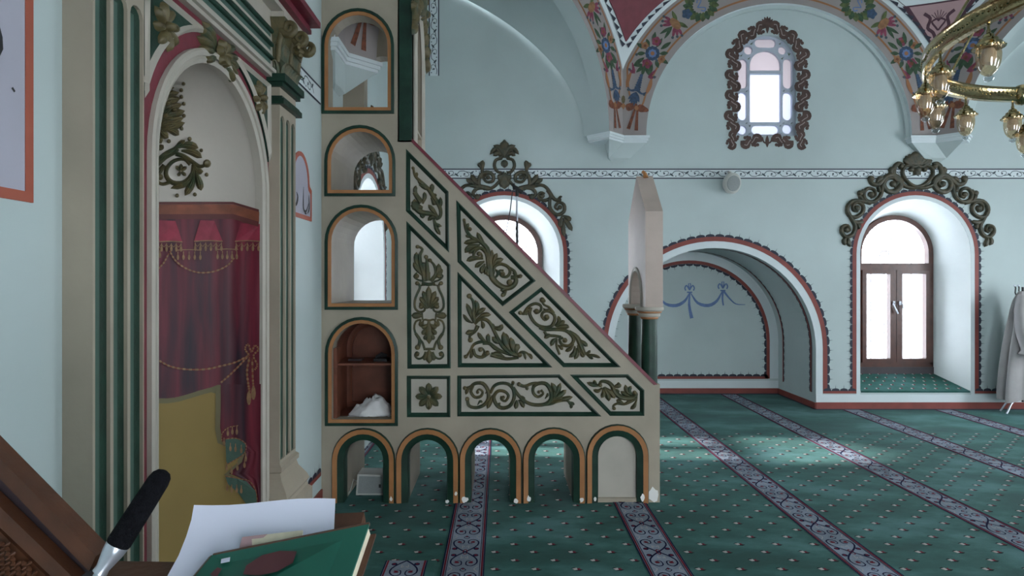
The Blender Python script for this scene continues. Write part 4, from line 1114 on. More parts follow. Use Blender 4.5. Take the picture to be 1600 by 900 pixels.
rope(fb, [(390, 556), (383, 545), (388, 538), (393, 550), (398, 540), (404, 546), (396, 556), (402, 570), (398, 578)], 3); rope(fb, [(390, 558), (386, 580), (388, 600), (390, 612)], 3.4); rope(fb, [(394, 560), (395, 590), (396, 605)], 3)
for (x, y) in ((389, 612), (396, 604)): pblob(fb, x, y + 10, 3.6, 11, fq, .006, 'tassel', n=10)
jb.build('painted_jabot', cur, smooth=0)
rope(fb, [(347, 690), (347, 678), (357, 668), (372, 665)], 1.6); rope(fb, [(352, 686), (370, 685), (384, 694), (382, 708), (368, 718), (354, 726)], 1.6); rope(fb, [(352, 744), (375, 748), (390, 752), (400, 768), (402, 788)], 1.6)
for (x, y) in ((356, 668), (363, 666), (370, 666), (350, 684), (360, 692), (368, 693), (377, 695), (384, 708), (382, 718), (371, 722), (362, 728), (354, 722), (355, 754), (362, 757), (370, 757), (377, 758)): tass(fb, x, y, 1.0)
fb.build('painted_fringe', cur, smooth=0, kind='stuff')
# relief foliage high in the niche
fo = MB(); fn = lambda x, y, d: hit(x, y, d)
TX = lambda ox, oy, s: (lambda x, y: (230 + x / 4.5, 120 + y / 4.5))
def orn2(text, base=.0, h=.03, m='orn', t='gold', ws=1.0):
    mb = MB()
    for ln in text.strip().split('\n'):
        ln = ln.strip(); k = ln[0]; body, _, wt = ln[1:].partition('|'); v = [float(q) for q in body.replace(',', ' ').split()]
        T = lambda x, y: (230 + x / 4.5, 120 + y / 4.5)
        if k == 'C': knob(mb, *T(v[0], v[1]), v[2] / 4.5, fn, base, h, t); continue
        p = [T(v[i], v[i + 1]) for i in range(0, len(v), 2)]; wv = [float(q) / 4.5 * ws for q in wt.split()]
        # widths are px here; heights scale separately
        stroke_px(mb, p, leafw(wv[0] * 1.1) if k == 'L' else taper(*wv) if len(wv) > 1 else taper(wv[0], wv[0]), fn, base, h, m, t if k == 'L' else None)
    return mb
def stroke_px(mb, pts, ws, fr, base, h, m, tipm):
    q = smoothpts(pts, 3); n = len(q); prof = [(-.5, 0.0), (-.36, .62), (-.12, .85), (0, .72), (.12, .85), (.36, .62), (.5, 0.0)]; vs = []; L = 7
    for i, p in enumerate(q):
        d = (q[min(i + 1, n - 1)] - q[max(i - 1, 0)]).normalized(); w_ = ws(i / (n - 1))
        for a, b_ in prof: vs.append(fr(p.x - d.y * a * w_, p.y + d.x * a * w_, base + b_ * h * min(1, w_ / 4)))
    cut = int(n * .6); F1 = []; F2 = []
    for i in range(n - 1):
        for j in range(L - 1): (F1 if (i < cut or not tipm) else F2).append((i * L + j, i * L + j + 1, (i + 1) * L + j + 1, (i + 1) * L + j))
    mb.add(vs, F1, m); 
    if F2: mb.add(vs, F2, tipm)
orn2('''S 60 620 120 560 190 520 210 500|50 55 40
L 190 500 230 480 265 445|45
L 215 490 290 480 360 500|55
L 240 520 320 530 385 570|50
S 200 540 260 560 320 600 370 630 410 620|35 30 25
C 420 610 30
S 330 620 315 700 260 745 180 745 135 700 140 640 190 590 260 580 300 620|40 35 20
L 320 660 280 740 165 785|50
L 330 680 310 760 265 835|50
L 345 670 365 740 380 800|50
L 320 600 350 660 395 665|45
S 60 690 90 660 120 620|50 30
L 60 500 90 500 115 480|40
S 160 740 110 755 75 735 85 690|28 20
C 90 705 24
L 235 665 200 625|26
L 235 665 215 700|26
L 235 665 280 630|26
L 235 665 275 695|26
L 235 665 240 610|26
C 238 665 16
C 298 437 16
C 380 517 14
C 418 688 15
C 335 827 15
C 210 835 15
C 152 453 16''').build('niche_scroll_relief', mh, smooth=50)
t_ = ''
for (y, x) in ((75, 170), (110, 205), (150, 215), (195, 225), (240, 245), (290, 235), (325, 245)): t_ += 'L 60 %d %d %d %d %d|55\n' % (y + 75, x - 80, y + 30, x + 20, y + (0 if y < 300 else -2))
for (x, y) in ((255, 50), (240, 95), (240, 142), (258, 190), (258, 275), (242, 365), (175, 55)): t_ += 'C %d %d 15\n' % (x, y)
t_ += 'L 70 360 130 330 250 320|55\nL 110 360 180 380 225 410|50\nL 80 360 110 400 150 430|50\nL 60 380 80 430 100 470|45\nL 90 300 140 240 200 190|45\nL 80 250 130 190 185 150|45\nL 100 200 150 130 200 100|40\nC 130 275 26\nC 190 235 24\nC 150 190 22\nL 60 330 120 290 200 290|50\nL 70 400 90 350 160 350|40'
orn2(t_).build('niche_bouquet_relief', mh, smooth=50)

# ---- painted text panels on the qibla wall
def cartouche(name, label, y0, y1, z0, z1, marks, ogee):
    fr = yzf(XL)
    def outl(e):
        a0, a1, b0, b1 = y0 + e, y1 - e, z0 + e, z1 - e
        if not ogee: return [(a0, b0), (a1, b0), (a1, b1), (a0, b1)]
        m_ = (a0 + a1) / 2; w_ = (a1 - a0) / 2; return [(a0, b0), (a1, b0), (a1, b1 - .22), (a1 - .04, b1 - .20)] + [(m_ + (w_ - .05) * math.cos(R(t)), b1 - .18 + .18 * math.sin(R(t))) for t in range(0, 181, 15)] + [(a0 + .04, b1 - .20), (a0, b1 - .22)]
    b = MB(); b.slab(outl(.02), [], fr, .004, 0, 'lilac'); o = tag(b.build(name, smooth=0), label, 'wall panel')
    b = MB(); b.ring(outl(0), outl(.028), fr, .006, .006, 'redfr', base=0); b.build('painted_frame', o, smooth=0)
    for pts, w_ in marks: b = MB(); pline(b, pts, w_, fr, .0055, 'black'); b.build('letter', o, smooth=0)
    return o
mk = []
cartouche('calligraphy_panel', 'large pale lilac painted panel in a red border at the left edge of the wall', 1.05, 1.672, 1.813, 2.9,
          [([(1.50, 2.23), (1.53, 2.26), (1.55, 2.20), (1.51, 2.15)], .04), ([(1.60, 2.10), (1.605, 2.105)], .012)], False)
def c2(px, py): v_ = 1.285 * F / (VX - px); return (v_, CH - (py - VY) * v_ / F)
cartouche('calligraphy_panel', 'small arched lilac panel with black lettering in red border, just left of the stair tower', 3.70, 4.14, 2.0, 2.43,
          [([c2(463, 300), c2(465, 308), c2(463, 318), c2(459, 321)], lambda t: .006 + .02 * math.sin(PI * t)), ([c2(474, 292), c2(474, 325), c2(478, 330), c2(482, 318)], lambda t: .006 + .012 * math.sin(PI * t)),
           ([c2(482, 305), c2(483, 325), c2(480, 334)], lambda t: .006 + .014 * math.sin(PI * t)), ([c2(476, 333), c2(479, 334)], .012)], True)

# ================================================================== MINBAR
YN = 4.38; U = YN / F; YBK = 5.05
mp_ = lambda x, y: px2(x, y, YN)
fm = xz(YN)
mn = thing('minbar', 'cream stair pulpit with green framed scrollwork panels, arched niches and low arcade', 'pulpit', (mp_(494, 0)[0], YN, 0))
def am(x0, x1, yb, yt, n=16):
    """arch loop in pixel space -> (x,z), given extents"""
    hw = (x1 - x0) / 2; c = (x0 + x1) / 2
    pts = [(x1, yb)] + [(c + hw * math.cos(R(180 * i / n)), yt + hw * 1.02 - hw * 1.02 * math.sin(R(180 * i / n))) for i in range(n + 1)] + [(x0, yb)]
    return [mp_(*p) for p in pts]
NI = [((503, 615, 178, 13), (513, 606, 168, 24)), ((507.5, 616, 306, 197), (517.5, 608, 297, 206)), ((508, 621.5, 485.6, 320), (518, 612, 474, 330)), ((508.5, 622, 666, 494), (518.5, 612, 655, 505))]
BA = [((518, 615.3, 785, 670.8), (537, 599, 785, 687)), ((620.6, 714, 785, 670.8), (637, 699, 785, 687)), ((720, 812.7, 785, 670.5), (736, 797, 785, 687)), ((818, 912.8, 785, 670), (834.8, 896, 785, 686)), ((920, 1012, 785, 665), (934, 995, 779, 681))]
BODY = [(494, 785), (494, 190), (643, 190), (643, 218), (1024.6, 600.5), (1031, 600.5), (1031, 785)]
base_notch = []
def body_outline(poly, notch=True, lower=0):
    p = [mp_(*q) for q in poly]
    p[0] = (XL, 0); p[1] = (XL, p[1][1]); p[-1] = (p[-1][0], 0)
    if notch:
        for (_, (x0, x1, yb, yt)) in BA[3::-1]: p += am(x0, x1, 785, yt)[0:1] and [(q[0], max(0, q[1]) if i not in (0, len(am(x0, x1, 785, yt)) - 1) else 0) for i, q in enumerate(am(x0, x1, 785, yt))]
    return p
tun = [am(*n[1]) for n in NI[1:3]]
PAN = [[(634.4, 232.5), (700.9, 299.6), (701.8, 394.9), (634.4, 329.9)],
       [(635, 345.2), (703.8, 413.7), (704.4, 575.5), (636.5, 576)],
       [(713, 312.6), (837.3, 438.8), (785.3, 478.7), (714.8, 409.3)],
       [(714.8, 424.3), (863.3, 574), (715.4, 574)],
       [(846, 448.3), (970.2, 573.7), (880, 573.7), (794.8, 487.9)],
       [(635.6, 587), (703.8, 587), (703.8, 651.8), (635.9, 651.8)],
       [(714.5, 586.7), (874.3, 585), (939.9, 650.6), (714.5, 650.6)],
       [(890.2, 585.3), (981.2, 584.7), (1006.7, 609.3), (1006.7, 649.7), (952.9, 649.7)]]
PW = [[mp_(*q) for q in p] for p in PAN]
n4 = am(*NI[3][1])
a5 = am(*BA[4][1])
b = MB(); b.slab(body_outline(BODY), [am(*n[1]) for n in NI[1:]] + [a5] + PW, fm, 0, -.035, 'cream'); b.build('face_slab', mn, smooth=0)
b = MB(); b.slab(body_outline(BODY), tun + [n4], fm, -.035, -.10, 'cream'); b.build('near_parapet', mn, smooth=0)
# core with stairs: profile lowered in steps
x_s, z_s = mp_(643, 218); x_e, z_e = mp_(1024.6, 600.5); nst = 11
st = [(XL, mp_(0, 190)[1] - .0), (x_s, mp_(0, 190)[1])]
zt_k = mp_(0, 190)[1]; st = [(XL, zt_k), (x_s - .06, zt_k), (x_s - .06, z_s - .12), (x_s, z_s - .12)]
for i in range(nst):
    xx = x_s + (x_e - x_s) * (i + 1) / nst; zz = z_s - .16 - (z_s - z_e) * (i + .8) / nst
    st += [(xx - (x_e - x_s) / nst, zz), (xx, zz)]
xe = mp_(1031, 0)[0]
core = [(XL, 0)] + st + [(xe, st[-1][1] - .15), (xe, 0)]
nt_ = []
for (_, (x0, x1, yb, yt)) in BA[3::-1]:
    q = am(x0, x1, 785, yt); nt_ += [(q[0][0], 0)] + q[1:-1] + [(q[-1][0], 0)]
b = MB(); b.slab(core + nt_, tun + [n4], fm, -.10, -.57, 'cream'); b.build('stair_core', mn, smooth=0)
b = MB(); b.slab(body_outline(BODY), tun, fm, -.57, -(YBK - YN), 'cream'); b.build('far_parapet', mn, smooth=0)
b = MB(); b.slab(a5, [], fm, -.022, -.035, 'cream_lt'); b.box(mp_(934, 0)[0], mp_(995, 0)[0], YN + .005, YN + .03, 0, .03, 'cream'); b.build('blind_arch_panel', mn, smooth=0)
# cap of the sloping parapet
b = MB(); 
for (d0, d1) in ((.008, -.105), (-.565, -(YBK - YN) - .008)):
    x0, z0 = x_s, z_s; x1, z1 = x_e, z_e; nx, nz = .7071, .7071
    prof = [(x0 - .01, z0 + .008), (x1 + .0, z1 + .0), (x1 - .026, z1 - .002), (x0 - .01, z0 - .020)]
    prof = [(x0, z0 + .012), (x1 + .012, z1), (x1 - .016, z1 - .004), (x0, z0 - .018)]
    b.slab(prof, [], fm, d0, d1, 'maroon')
b.build('handrail_cap', mn, smooth=0)
# panel frames and fields
orn_data = [
(630, 220, 5, '''S 75 205 90 270 140 320 190 370 225 420 265 480 290 540 285 590 255 612|16 38 22
C 75 210 13
L 95 290 105 240|24
L 110 300 130 320 170 345|34
L 120 340 150 350 195 380|34
L 225 400 222 330|34
L 235 430 258 412|24
L 215 440 240 480 250 500|40
L 280 530 290 490 288 435|30
L 270 590 230 540 192 495|34
L 255 600 220 595 190 622|32
L 240 605 250 650 300 665|30
L 232 610 255 680 288 735|32
S 85 400 110 440 140 480|35 45
L 115 440 90 390 98 345|30
L 150 490 165 440 162 395|32
L 150 520 100 510 65 480|60
L 140 540 90 520 85 450|50
S 75 490 110 535 150 560 200 565 250 585 265 605|55 42 22
L 170 560 150 590 130 560|30'''),
(630, 340, 3.75, '''S 108 385 150 392 186 385|20
L 147 532 147 400|34
l 143 525 128 470 112 430|28
l 142 530 115 490 95 465|28
l 142 534 112 515 92 500|24
s 82 380 95 410 70 470 65 525 90 553 122 545 122 512 100 510|15 14 12
c 104 522 15
c 80 385 13
s 85 440 100 400 125 395|10
l 114 575 80 575 46 576|36
s 108 560 112 600|10
s 150 604 118 600 110 635 92 628 100 600 72 610 62 650 80 700 108 730 122 768|12 12 14
c 108 622 13
s 70 680 95 720 85 765|18 22
c 82 762 16
L 148 608 150 742|44
l 146 625 125 640 104 645|26
l 146 650 122 670 108 688|26
l 148 680 130 700 124 720|24
S 118 772 185 772|15
s 130 788 115 818 88 830 66 812 76 790 92 800|13 12 10
c 80 803 13
L 150 778 150 858|36
l 146 785 128 815 120 840|26
S 125 375 115 320 100 270 96 220 110 185 88 168|30 22 13
C 82 170 12
L 105 320 75 250 76 200|28
L 115 345 80 300 56 262|28
S 120 372 85 365 60 345 80 322|12 10
C 78 342 14
S 142 370 140 300 135 240|30 14
C 132 230 13
L 125 330 118 280 125 262|30
S 160 372 190 330 180 280 156 252|26 12
C 155 250 12
L 170 355 205 310 205 268|28
L 185 355 215 320 218 295|26
S 178 375 215 362 230 340 205 325|12 10
C 208 343 14
S 150 370 150 320|14'''),
(710, 300, 5, '''S 75 215 90 290 130 350 200 385 255 440 272 520 285 620 295 670 340 720 400 750 450 740 480 705 475 670 440 668|22 48 34
C 75 218 14
C 430 706 24
C 120 288 17
L 100 300 98 270 112 240|24
L 130 350 110 345 85 335|26
L 245 420 205 370 175 312|36
L 200 390 130 385 72 400|38
L 200 410 120 430 80 475|42
L 200 425 150 450 110 480|30
S 275 620 262 560 250 480 205 437 165 455 150 495 180 520 215 505 205 475|36 26 18
C 192 482 20
L 225 520 150 515 92 538|40
L 235 540 195 560 158 590|36
L 238 560 215 600 212 640|36
L 245 580 245 620 235 645|30
L 255 580 262 620 270 662|40
L 288 610 285 520 295 450|34
L 296 600 310 530 335 475|34
L 304 590 330 540 385 522|36
S 300 640 315 580 365 562 420 585 435 625 410 662 365 655 352 615 385 612|28 26 16
C 378 640 20
S 430 590 470 620 480 660|20 30
L 455 630 490 660 535 652|26
C 515 658 17
L 430 745 390 760 358 772|34
L 410 765 390 790 372 822|34
C 376 808 15
L 300 690 340 640 320 600|22'''),
(710, 420, 5.625, '''C 130 240 24
S 130 240 160 280 172 340 165 400 178 470|20 30 42
L 178 410 200 340 180 275|42
L 160 460 135 380 105 305|40
L 160 480 110 450 75 400|30
L 185 430 220 380 275 345|40
L 200 440 260 405 322 405|40
S 175 485 220 445 280 450 320 490 350 550 395 640 440 700 510 750 565 765|34 32 44
L 235 460 250 490 248 530|34
L 300 480 330 500 345 530|40
L 345 520 395 530 425 490|42
L 355 510 390 520 425 520|30
S 205 500 180 550 135 590 140 630|40 18
L 190 545 140 560 95 570|40
L 180 560 140 555 110 545|28
C 140 628 24
L 410 650 370 640 330 600|46
L 500 740 450 650 430 555|54
L 470 690 470 630 455 570|30
L 525 745 510 680 495 605|54
L 550 745 545 700 570 665|54
C 572 760 24
S 565 785 460 795 380 775 320 755|22 44
L 440 778 380 750 320 762|40
S 500 765 420 730 360 700 310 660 250 660|20 40 24
L 280 645 235 610 205 560|34
L 315 670 295 620 297 572|38
L 400 730 370 700 335 705|30
S 340 690 290 650 230 645 170 668 140 720 105 772|26 28 20
C 98 775 18
L 150 710 150 760 138 792|28
S 165 705 185 765 245 780 305 740|22 30 28
C 290 740 20
S 245 772 262 730 240 700 212 705|20 16
C 228 712 22
S 572 740 600 730 640 745 680 790|16 20
L 590 738 615 755 628 805|24
L 640 745 670 765 682 800|28'''),
(790, 440, 6.426, '''S 185 330 210 280 250 240 305 222 355 245 355 290 310 320 285 290|34 30 22
C 312 300 28
S 150 318 190 325 225 285|24 34
C 148 315 22
L 200 300 210 320 212 342|28
S 255 260 245 330 290 410 360 455 450 455 492 400 492 340 440 300 385 305 365 345 395 385 430 365 415 335|34 34 26
C 410 352 22
S 370 185 385 230 440 260 485 320|30 22 36
C 370 185 28
L 400 180 385 210|24
L 380 270 410 290 440 280|30
L 495 445 540 400 530 345|40
L 505 455 560 420 600 395|44
L 515 465 590 450 645 460|46
S 340 462 400 482 500 482 600 492 670 545 685 600 640 648 570 635 545 585 580 565|36 38 26
C 598 592 27
S 390 500 420 540 500 548 560 560|32 30
L 470 545 430 545 388 572|44
L 520 570 480 600 455 652|44
S 515 580 515 650 545 735|24 26
L 525 640 555 660 578 690|34
L 690 630 650 680 600 702|38
L 700 650 690 720 640 765|44
L 715 670 720 730 695 785|44
S 640 500 720 560 760 650 800 740|30 56 40
L 740 580 790 620 828 655|42
L 725 640 740 700 730 700|34
L 780 720 830 720 855 690|30
L 760 700 770 740 800 755|36
L 810 735 850 760 885 782|28
L 810 735 890 745 960 770|30'''),
(630, 580, 5, '' ),
(630, 580, 5, '''C 480 135 16
S 480 138 520 130 560 100 620 100 660 150 665 220 630 268 570 290 515 275 500 225|24 32 24
C 500 222 18
S 545 115 528 165 560 208 605 200 620 165 592 145 572 165|26 24 12
C 580 168 13
L 530 120 500 150 488 188|26
L 640 180 660 150 640 120|20
L 580 270 600 240 620 250|20
S 680 175 710 120 760 98 820 105 862 150 865 220 830 278 770 292 725 260 708 205 740 160 790 162 822 195 800 238 765 225 768 198|24 32 16
C 782 208 14
L 700 190 680 240 655 300|34
L 820 120 850 110 862 90|22
C 858 92 14
L 770 290 745 270 760 250|22
S 860 130 900 190 960 245 1030 268 1110 262 1155 225 1155 160 1120 105 1065 98 1020 125 1018 175 1055 205 1095 180 1078 150|26 34 18
C 1062 165 13
S 905 108 950 122 1010 100 1070 96|28 22
C 905 105 17
L 950 120 965 130 970 155|26
L 888 230 885 260 878 302|34
L 900 230 925 250 945 292|34
L 895 190 930 210 955 225|26
L 1150 225 1190 160 1158 92|40
L 1165 235 1205 170 1232 95|38
L 1185 225 1230 190 1278 150|38
L 1200 228 1260 220 1328 205|34
S 1060 270 1150 262 1210 238 1280 232 1318 268|20 28 18
L 1140 250 1200 215 1260 210|32
L 1290 245 1320 255 1342 268|24
L 1290 248 1315 270 1312 298|26
L 1110 220 1130 190 1120 185|24'''),
(880, 580, 11.25, '''C 655 250 40
S 650 215 700 185 800 205 870 270 905 360 980 440 1080 480 1200 480 1285 440 1285 385|50 96 66
C 1265 385 38
L 650 270 540 250 420 205|70
L 620 270 570 220 550 160|60
L 690 300 620 360 535 335|66
L 700 300 720 400 675 480|74
L 720 290 790 420 815 540|90
L 735 290 850 390 920 490|90
L 715 300 770 420 765 500|50
L 890 290 960 270 1040 250|80
L 920 280 975 250 985 200|60
L 900 340 960 350 980 400|60
L 1200 445 1110 420 1020 360|70
L 1215 440 1130 360 1100 245|76
L 1235 430 1170 350 1210 265|70
S 1290 480 1190 545 1080 590 960 580 890 620 895 665|64 46 36
C 900 662 34
L 1080 580 1000 540 940 520|70
L 1060 580 1010 530 1010 500|50
L 1130 480 1150 560 1100 560|50
S 1305 440 1300 520 1270 600|30 40
L 1300 520 1260 620 1190 680|66'''),
]
for i, (pl, od) in enumerate(zip(PW, orn_data)):
    n = len(pl); a2 = sum(pl[j - 1][0] * pl[j][1] - pl[j][0] * pl[j - 1][1] for j in range(n)); sg = 1 if a2 > 0 else -1
    def off3(dd):
        out = []
        for j in range(n):
            p0, p1, p2 = Vector(pl[j - 1]), Vector(pl[j]), Vector(pl[(j + 1) % n]); d1 = (p1 - p0).normalized(); d2 = (p2 - p1).normalized()
            n1 = Vector((-d1.y, d1.x)) * sg; n2 = Vector((-d2.y, d2.x)) * sg; bs = (n1 + n2).normalized(); out.append(tuple(p1 + bs * dd / max(.25, bs.dot(n1))))
        return out
    b = MB(); b.slab(off3(.012), [], fm, -.022, -.035, 'cream_lt'); pn = b.build('panel', mn, smooth=0)
    b = MB(); b.ring(off3(0), off3(.008), fm, .002, .004, 'green'); b.ring(off3(.008), off3(.028), fm, .004, -.022, 'green'); b.ring(off3(0), off3(0.0001), fm, -.03, .002, 'green'); b.build('panel_frame', pn, smooth=0)
    if i == 5:
        b = MB(); cc = mp_(630 + 197 / 5, 580 + 202 / 5)
        for a in range(8):
            e = R(45 * a + 90); rr = .098
            for off in (-.16, .16): stroke(b, [(cc[0] + .015 * math.cos(e), cc[1] + .015 * math.sin(e)), (cc[0] + rr * .55 * math.cos(e + off), cc[1] + rr * .55 * math.sin(e + off)), (cc[0] + rr * math.cos(e), cc[1] + rr * math.sin(e))], leafw(.034), fm, -.022, .030, 'orn', 'orn')
        knob(b, *cc, .012, fm, -.005, .02, 'gold'); b.build('rosette', pn, smooth=50)
    else:
        b = ornament(od[3], od[0], od[1], od[2], mp_, fm, -.022, .026, 'orn', 'gold', mirror=150 if i == 1 else None, ws=1.0)
        b.build('scroll_relief', pn, smooth=50)
# niche surrounds
def off_open(pts, dd):
    q = polyoff(pts, dd); return q
def closed_off(pl, dd):
    n = len(pl); out = []
    for j in range(n):
        p0, p1, p2 = Vector(pl[j - 1]), Vector(pl[j]), Vector(pl[(j + 1) % n]); d1 = (p1 - p0); d2 = (p2 - p1)
        if d1.length < 1e-9: d1 = d2
        d1.normalize(); d2.normalize(); n1 = Vector((d1.y, -d1.x)); n2 = Vector((d2.y, -d2.x)); bs = (n1 + n2).normalized(); out.append(tuple(p1 + bs * dd / max(.5, bs.dot(n1))))
    return out
for o_, i_ in NI:
    pi_ = am(*i_); b = MB()
    b.ring(pi_, closed_off(pi_, .026), fm, .010, .012, 'orange', base=0); b.ring(closed_off(pi_, .026), closed_off(pi_, .046), fm, .020, .016, 'green', base=0)
    b.ring(closed_off(pi_, .024), closed_off(pi_, .028), fm, .012, .020, 'green'); b.build('niche_surround', mn, smooth=30)
for k, (o_, i_) in enumerate(BA):
    pi_ = am(*i_); 
    q = [(pi_[0][0], .0)] + pi_[1:-1] + [(pi_[-1][0], .0)]
    b = MB(); w1 = .044; w2 = .078
    b.ring(q, polyoff(q, w1), fm, .004, .014, 'green', close=False, base=-.0); b.ring(polyoff(q, w1), polyoff(q, w2), fm, .018, .022, 'orange', close=False, base=0)
    b.ring(polyoff(q, w2), polyoff(q, w2 + .008), fm, .020, .004, 'green', close=False, base=0)
    s_ = b.build('arch_surround', mn, smooth=30)
    # green painted reveals
    b = MB(); dd = -.10 if k < 4 else -.022
    b.ring(polyoff(q, -.002), polyoff(q, -.0021), fm, .004, dd, 'green', close=False); b.build('reveal_paint', s_, smooth=30)
# worn plaster patches
random.seed(3)
for (x, y, rx, ry) in ((1021, 773, 9, 11), (727, 779, 5, 5), (806, 782, 3, 4), (826, 778, 3, 5), (908, 779, 3, 4), (1003, 776, 3, 6), (699, 782, 3, 3), (929, 778, 2, 4), (612, 778, 2, 4), (713, 770, 2, 3)):
    b = MB(); c = mp_(x, y); c = (c[0], max(c[1], ry * U)); b.add([fm(c[0] + rx * U * (1 + random.uniform(-.3, .3)) * math.cos(a * .6), max(.001, c[1] + ry * U * (1 + random.uniform(-.3, .3)) * math.sin(a * .6)), .0235 if x < 1015 else .0015) for a in range(10)], [tuple(range(10))], 'patch'); b.build('plaster_chip', mn, smooth=0)
# cupboard in the lowest tower niche
xa, xb = n4[-1][0], n4[0][0]; z0 = n4[0][1]; z1 = mp_(0, 505)[1]
b = MB(); b.slab(n4, [], fm, -.42, -.44, 'cupboard')
q = closed_off(n4, -.05); b.ring(closed_off(n4, -.03), q, fm, -.405, -.40, 'cupboard', base=-.42)
b.ring(closed_off(n4, -.003), closed_off(n4, -.0031), fm, -.10, -.42, 'cupboard')
b.box(xa + .004, xa + .03, YN + .03, YN + .12, z0, mp_(0, 545)[1], 'cupboard'); b.build('cupboard_lining', mn, smooth=20)
zs_ = mp_(0, 571)[1]
b = MB(); b.box(xa + .002, xb - .002, YN + .05, YN + .42, zs_ - .008, zs_ + .008, 'cupboard'); b.build('shelf', mn, smooth=0)
# upper kiosk of the tower
YK = 5.10; X1 = mp_(643, 0)[0]; zk0 = mp_(0, 190)[1]; zk1 = 4.35
n1 = am(*NI[0][1])
b = MB(); b.slab([(XL, zk0), (XL, zk1), (X1, zk1), (X1, zk0)], [n1], fm, 0, -.12, 'cream')
b.slab([(XL, zk0), (XL, zk1), (X1, zk1), (X1, zk0)], [am(540, 606, 168, 40)], fm, -(YK - YN) + .12, -(YK - YN), 'cream')
fxk = lambda a, z, d: Vector((X1 - .0 + d, a, z))
ya_, yb2 = YN + .10, YK - .10; zr0 = mp_(0, 222)[1]
ro = [(ya_, zr0)] + [( (ya_ + yb2) / 2 - (yb2 - ya_) / 2 * math.cos(R(t)), 3.30 + .42 * math.sin(R(t))) for t in range(0, 181, 12)] + [(yb2, zr0)]
b.slab([(YN, zr0), (YN, zk1), (YK, zk1), (YK, zr0)] + ro[::-1], [], fxk, 0, -.10, 'cream')
b.box(XL, X1, YN + .12, YK - .12, zk0 - .001, zk0 + .02, 'cream'); b.slab([(XL, zk0 - .03), (XL, zk0), (X1, zk0), (X1, zk0 - .03)], [], fm, -(YBK - YN), -(YK - YN), 'cream')
kb = b.build('kiosk', mn, smooth=0)
b = MB(); prof_ring(b, ro[::-1], [(0, 0), (0, .012), (-.012, .022), (-.035, .026), (-.045, .012), (-.05, 0)][0:6], fxk, 'cream_lt')
prof_ring(b, ro, [(0, 0), (0, .012), (.012, .022), (.035, .026), (.045, .012), (.05, 0)][0:6], fxk, 'cream_lt'); b.build('arch_moulding', kb, smooth=30)
b = MB(); b.box(mp_(624, 0)[0], X1 + .004, YN - .012, YN + .006, zr0 + .01, zk1, 'green'); b.build('corner_pilaster', kb, smooth=0)
b = MB(); fo_ = lambda a, z, d: fxk(a, z, d + .0)
for sg in (-1, 1):
    c = (ya_ + yb2) / 2
    for j in range(6):
        t = j / 5; y = c + sg * (.03 + .33 * t); z = 3.74 - .30 * t ** 1.6
        stroke(b, [(y, z + .02), (y + sg * .05, z + .10), (y + sg * .10, z + .16 - .05 * t)], leafw(.07), fo_, .01, .05, 'orn', 'gold'); stroke(b, [(y, z + .06), (y + sg * .02, z - .02), (y + sg * .06, z - .09)], leafw(.06), fo_, .01, .05, 'gold', 'orn')
stroke(b, [(c, 3.66), (c, 3.80), (c, 3.95)], leafw(.12), fo_, .02, .06, 'orn', 'gold')
for sg in (-1, 1):
    for j in range(3): knob(b, c + sg * (.1 + .12 * j), 3.92 - .05 * j, .035, fo_, .01, .05, 'gold')
b.build('acanthus_relief', kb, smooth=50)
b = MB()
for (z0_, z1_, ex, mm) in ((4.0, 4.05, .03, 'cream_lt'), (4.05, 4.12, .055, 'orange'), (4.12, 4.20, .09, 'green'), (4.20, 4.24, .07, 'green')):
    b.box(XL, X1 + ex, YN - ex * .8, YK + ex * .8, z0_, z1_, mm)
b.build('cornice', kb, smooth=0)
b = MB(); cx_ = (XL + X1) / 2; cy_ = (YN + YK) / 2
b.lathe((cx_, cy_, 4.35), [(.34, 0), (.34, .05), (.30, .1), (.02, 1.0), (.0, 1.02)], 'green', 8); b.build('conical_roof', kb, smooth=30)
# gate over the foot of the stairs
GX0, GX1 = 1.045, 1.171; GY0, GY1 = YN + .003, 4.97; gm = (GY0 + GY1) / 2
fg = lambda a, z, d: Vector((GX0 - d, a, z))
ga = [(4.50, 1.406)] + [(4.695 - .195 * math.cos(R(t)), 1.46 + .225 * math.sin(R(t))) for t in range(0, 181, 12)] + [(4.89, 1.406)]
b = MB(); b.slab([(GY0, 1.406), (GY0, 2.098), (gm, 2.40), (GY1, 2.074), (GY1, 1.406)] + ga[::-1], [], fg, 0, -(GX1 - GX0), 'stone'); g_ = b.build('gate_block', mn, smooth=0)
b = MB(); prof_ring(b, ga, [(0, 0), (0, .006), (.010, .010), (.018, .004), (.02, 0)], fg, 'cream_lt'); prof_ring(b, ga, [(0, 0), (0, .006), (-.010, .010), (-.018, .004), (-.02, 0)], fg, 'cream_lt'); b.build('arch_moulding', g_, smooth=30)
b = MB(); b.tube([(GX0 + .07, gm - .01, 2.385), (GX0 + .065, gm, 2.42), (GX0 + .05, gm + .01, 2.44)], [.022, .015, .012], 'orange', 6); b.build('broken_finial', g_, smooth=30)
for cy_, nm in ((YN + .065, 0), (4.91, 0)):
    cz = mp_(0, 600.5)[1] - (.0 if cy_ < 4.6 else 0.03)
    b = MB(); b.lathe((1.088, cy_, cz), [(.058, 0), (.0575, .25), (.055, 1.322 - cz)], 'green', 24); c_ = b.build('column', mn, smooth=40)
    for (r0, z0_, z1_, mm, nn) in ((.064, 1.318, 1.335, 'orange', 'ring'), (.078, 1.335, 1.362, 'cream_lt', 'ring'), (.088, 1.362, 1.376, 'orange', 'ring'), (.102, 1.376, 1.407, 'cream_lt', 'ring')):
        b = MB(); rr = r0; b.lathe((1.088, cy_, z0_), [(rr * .92, 0), (rr, (z1_ - z0_) * .3), (rr, (z1_ - z0_) * .8), (rr * .95, z1_ - z0_)], mm, 24); b.build('capital_ring', c_, smooth=40)
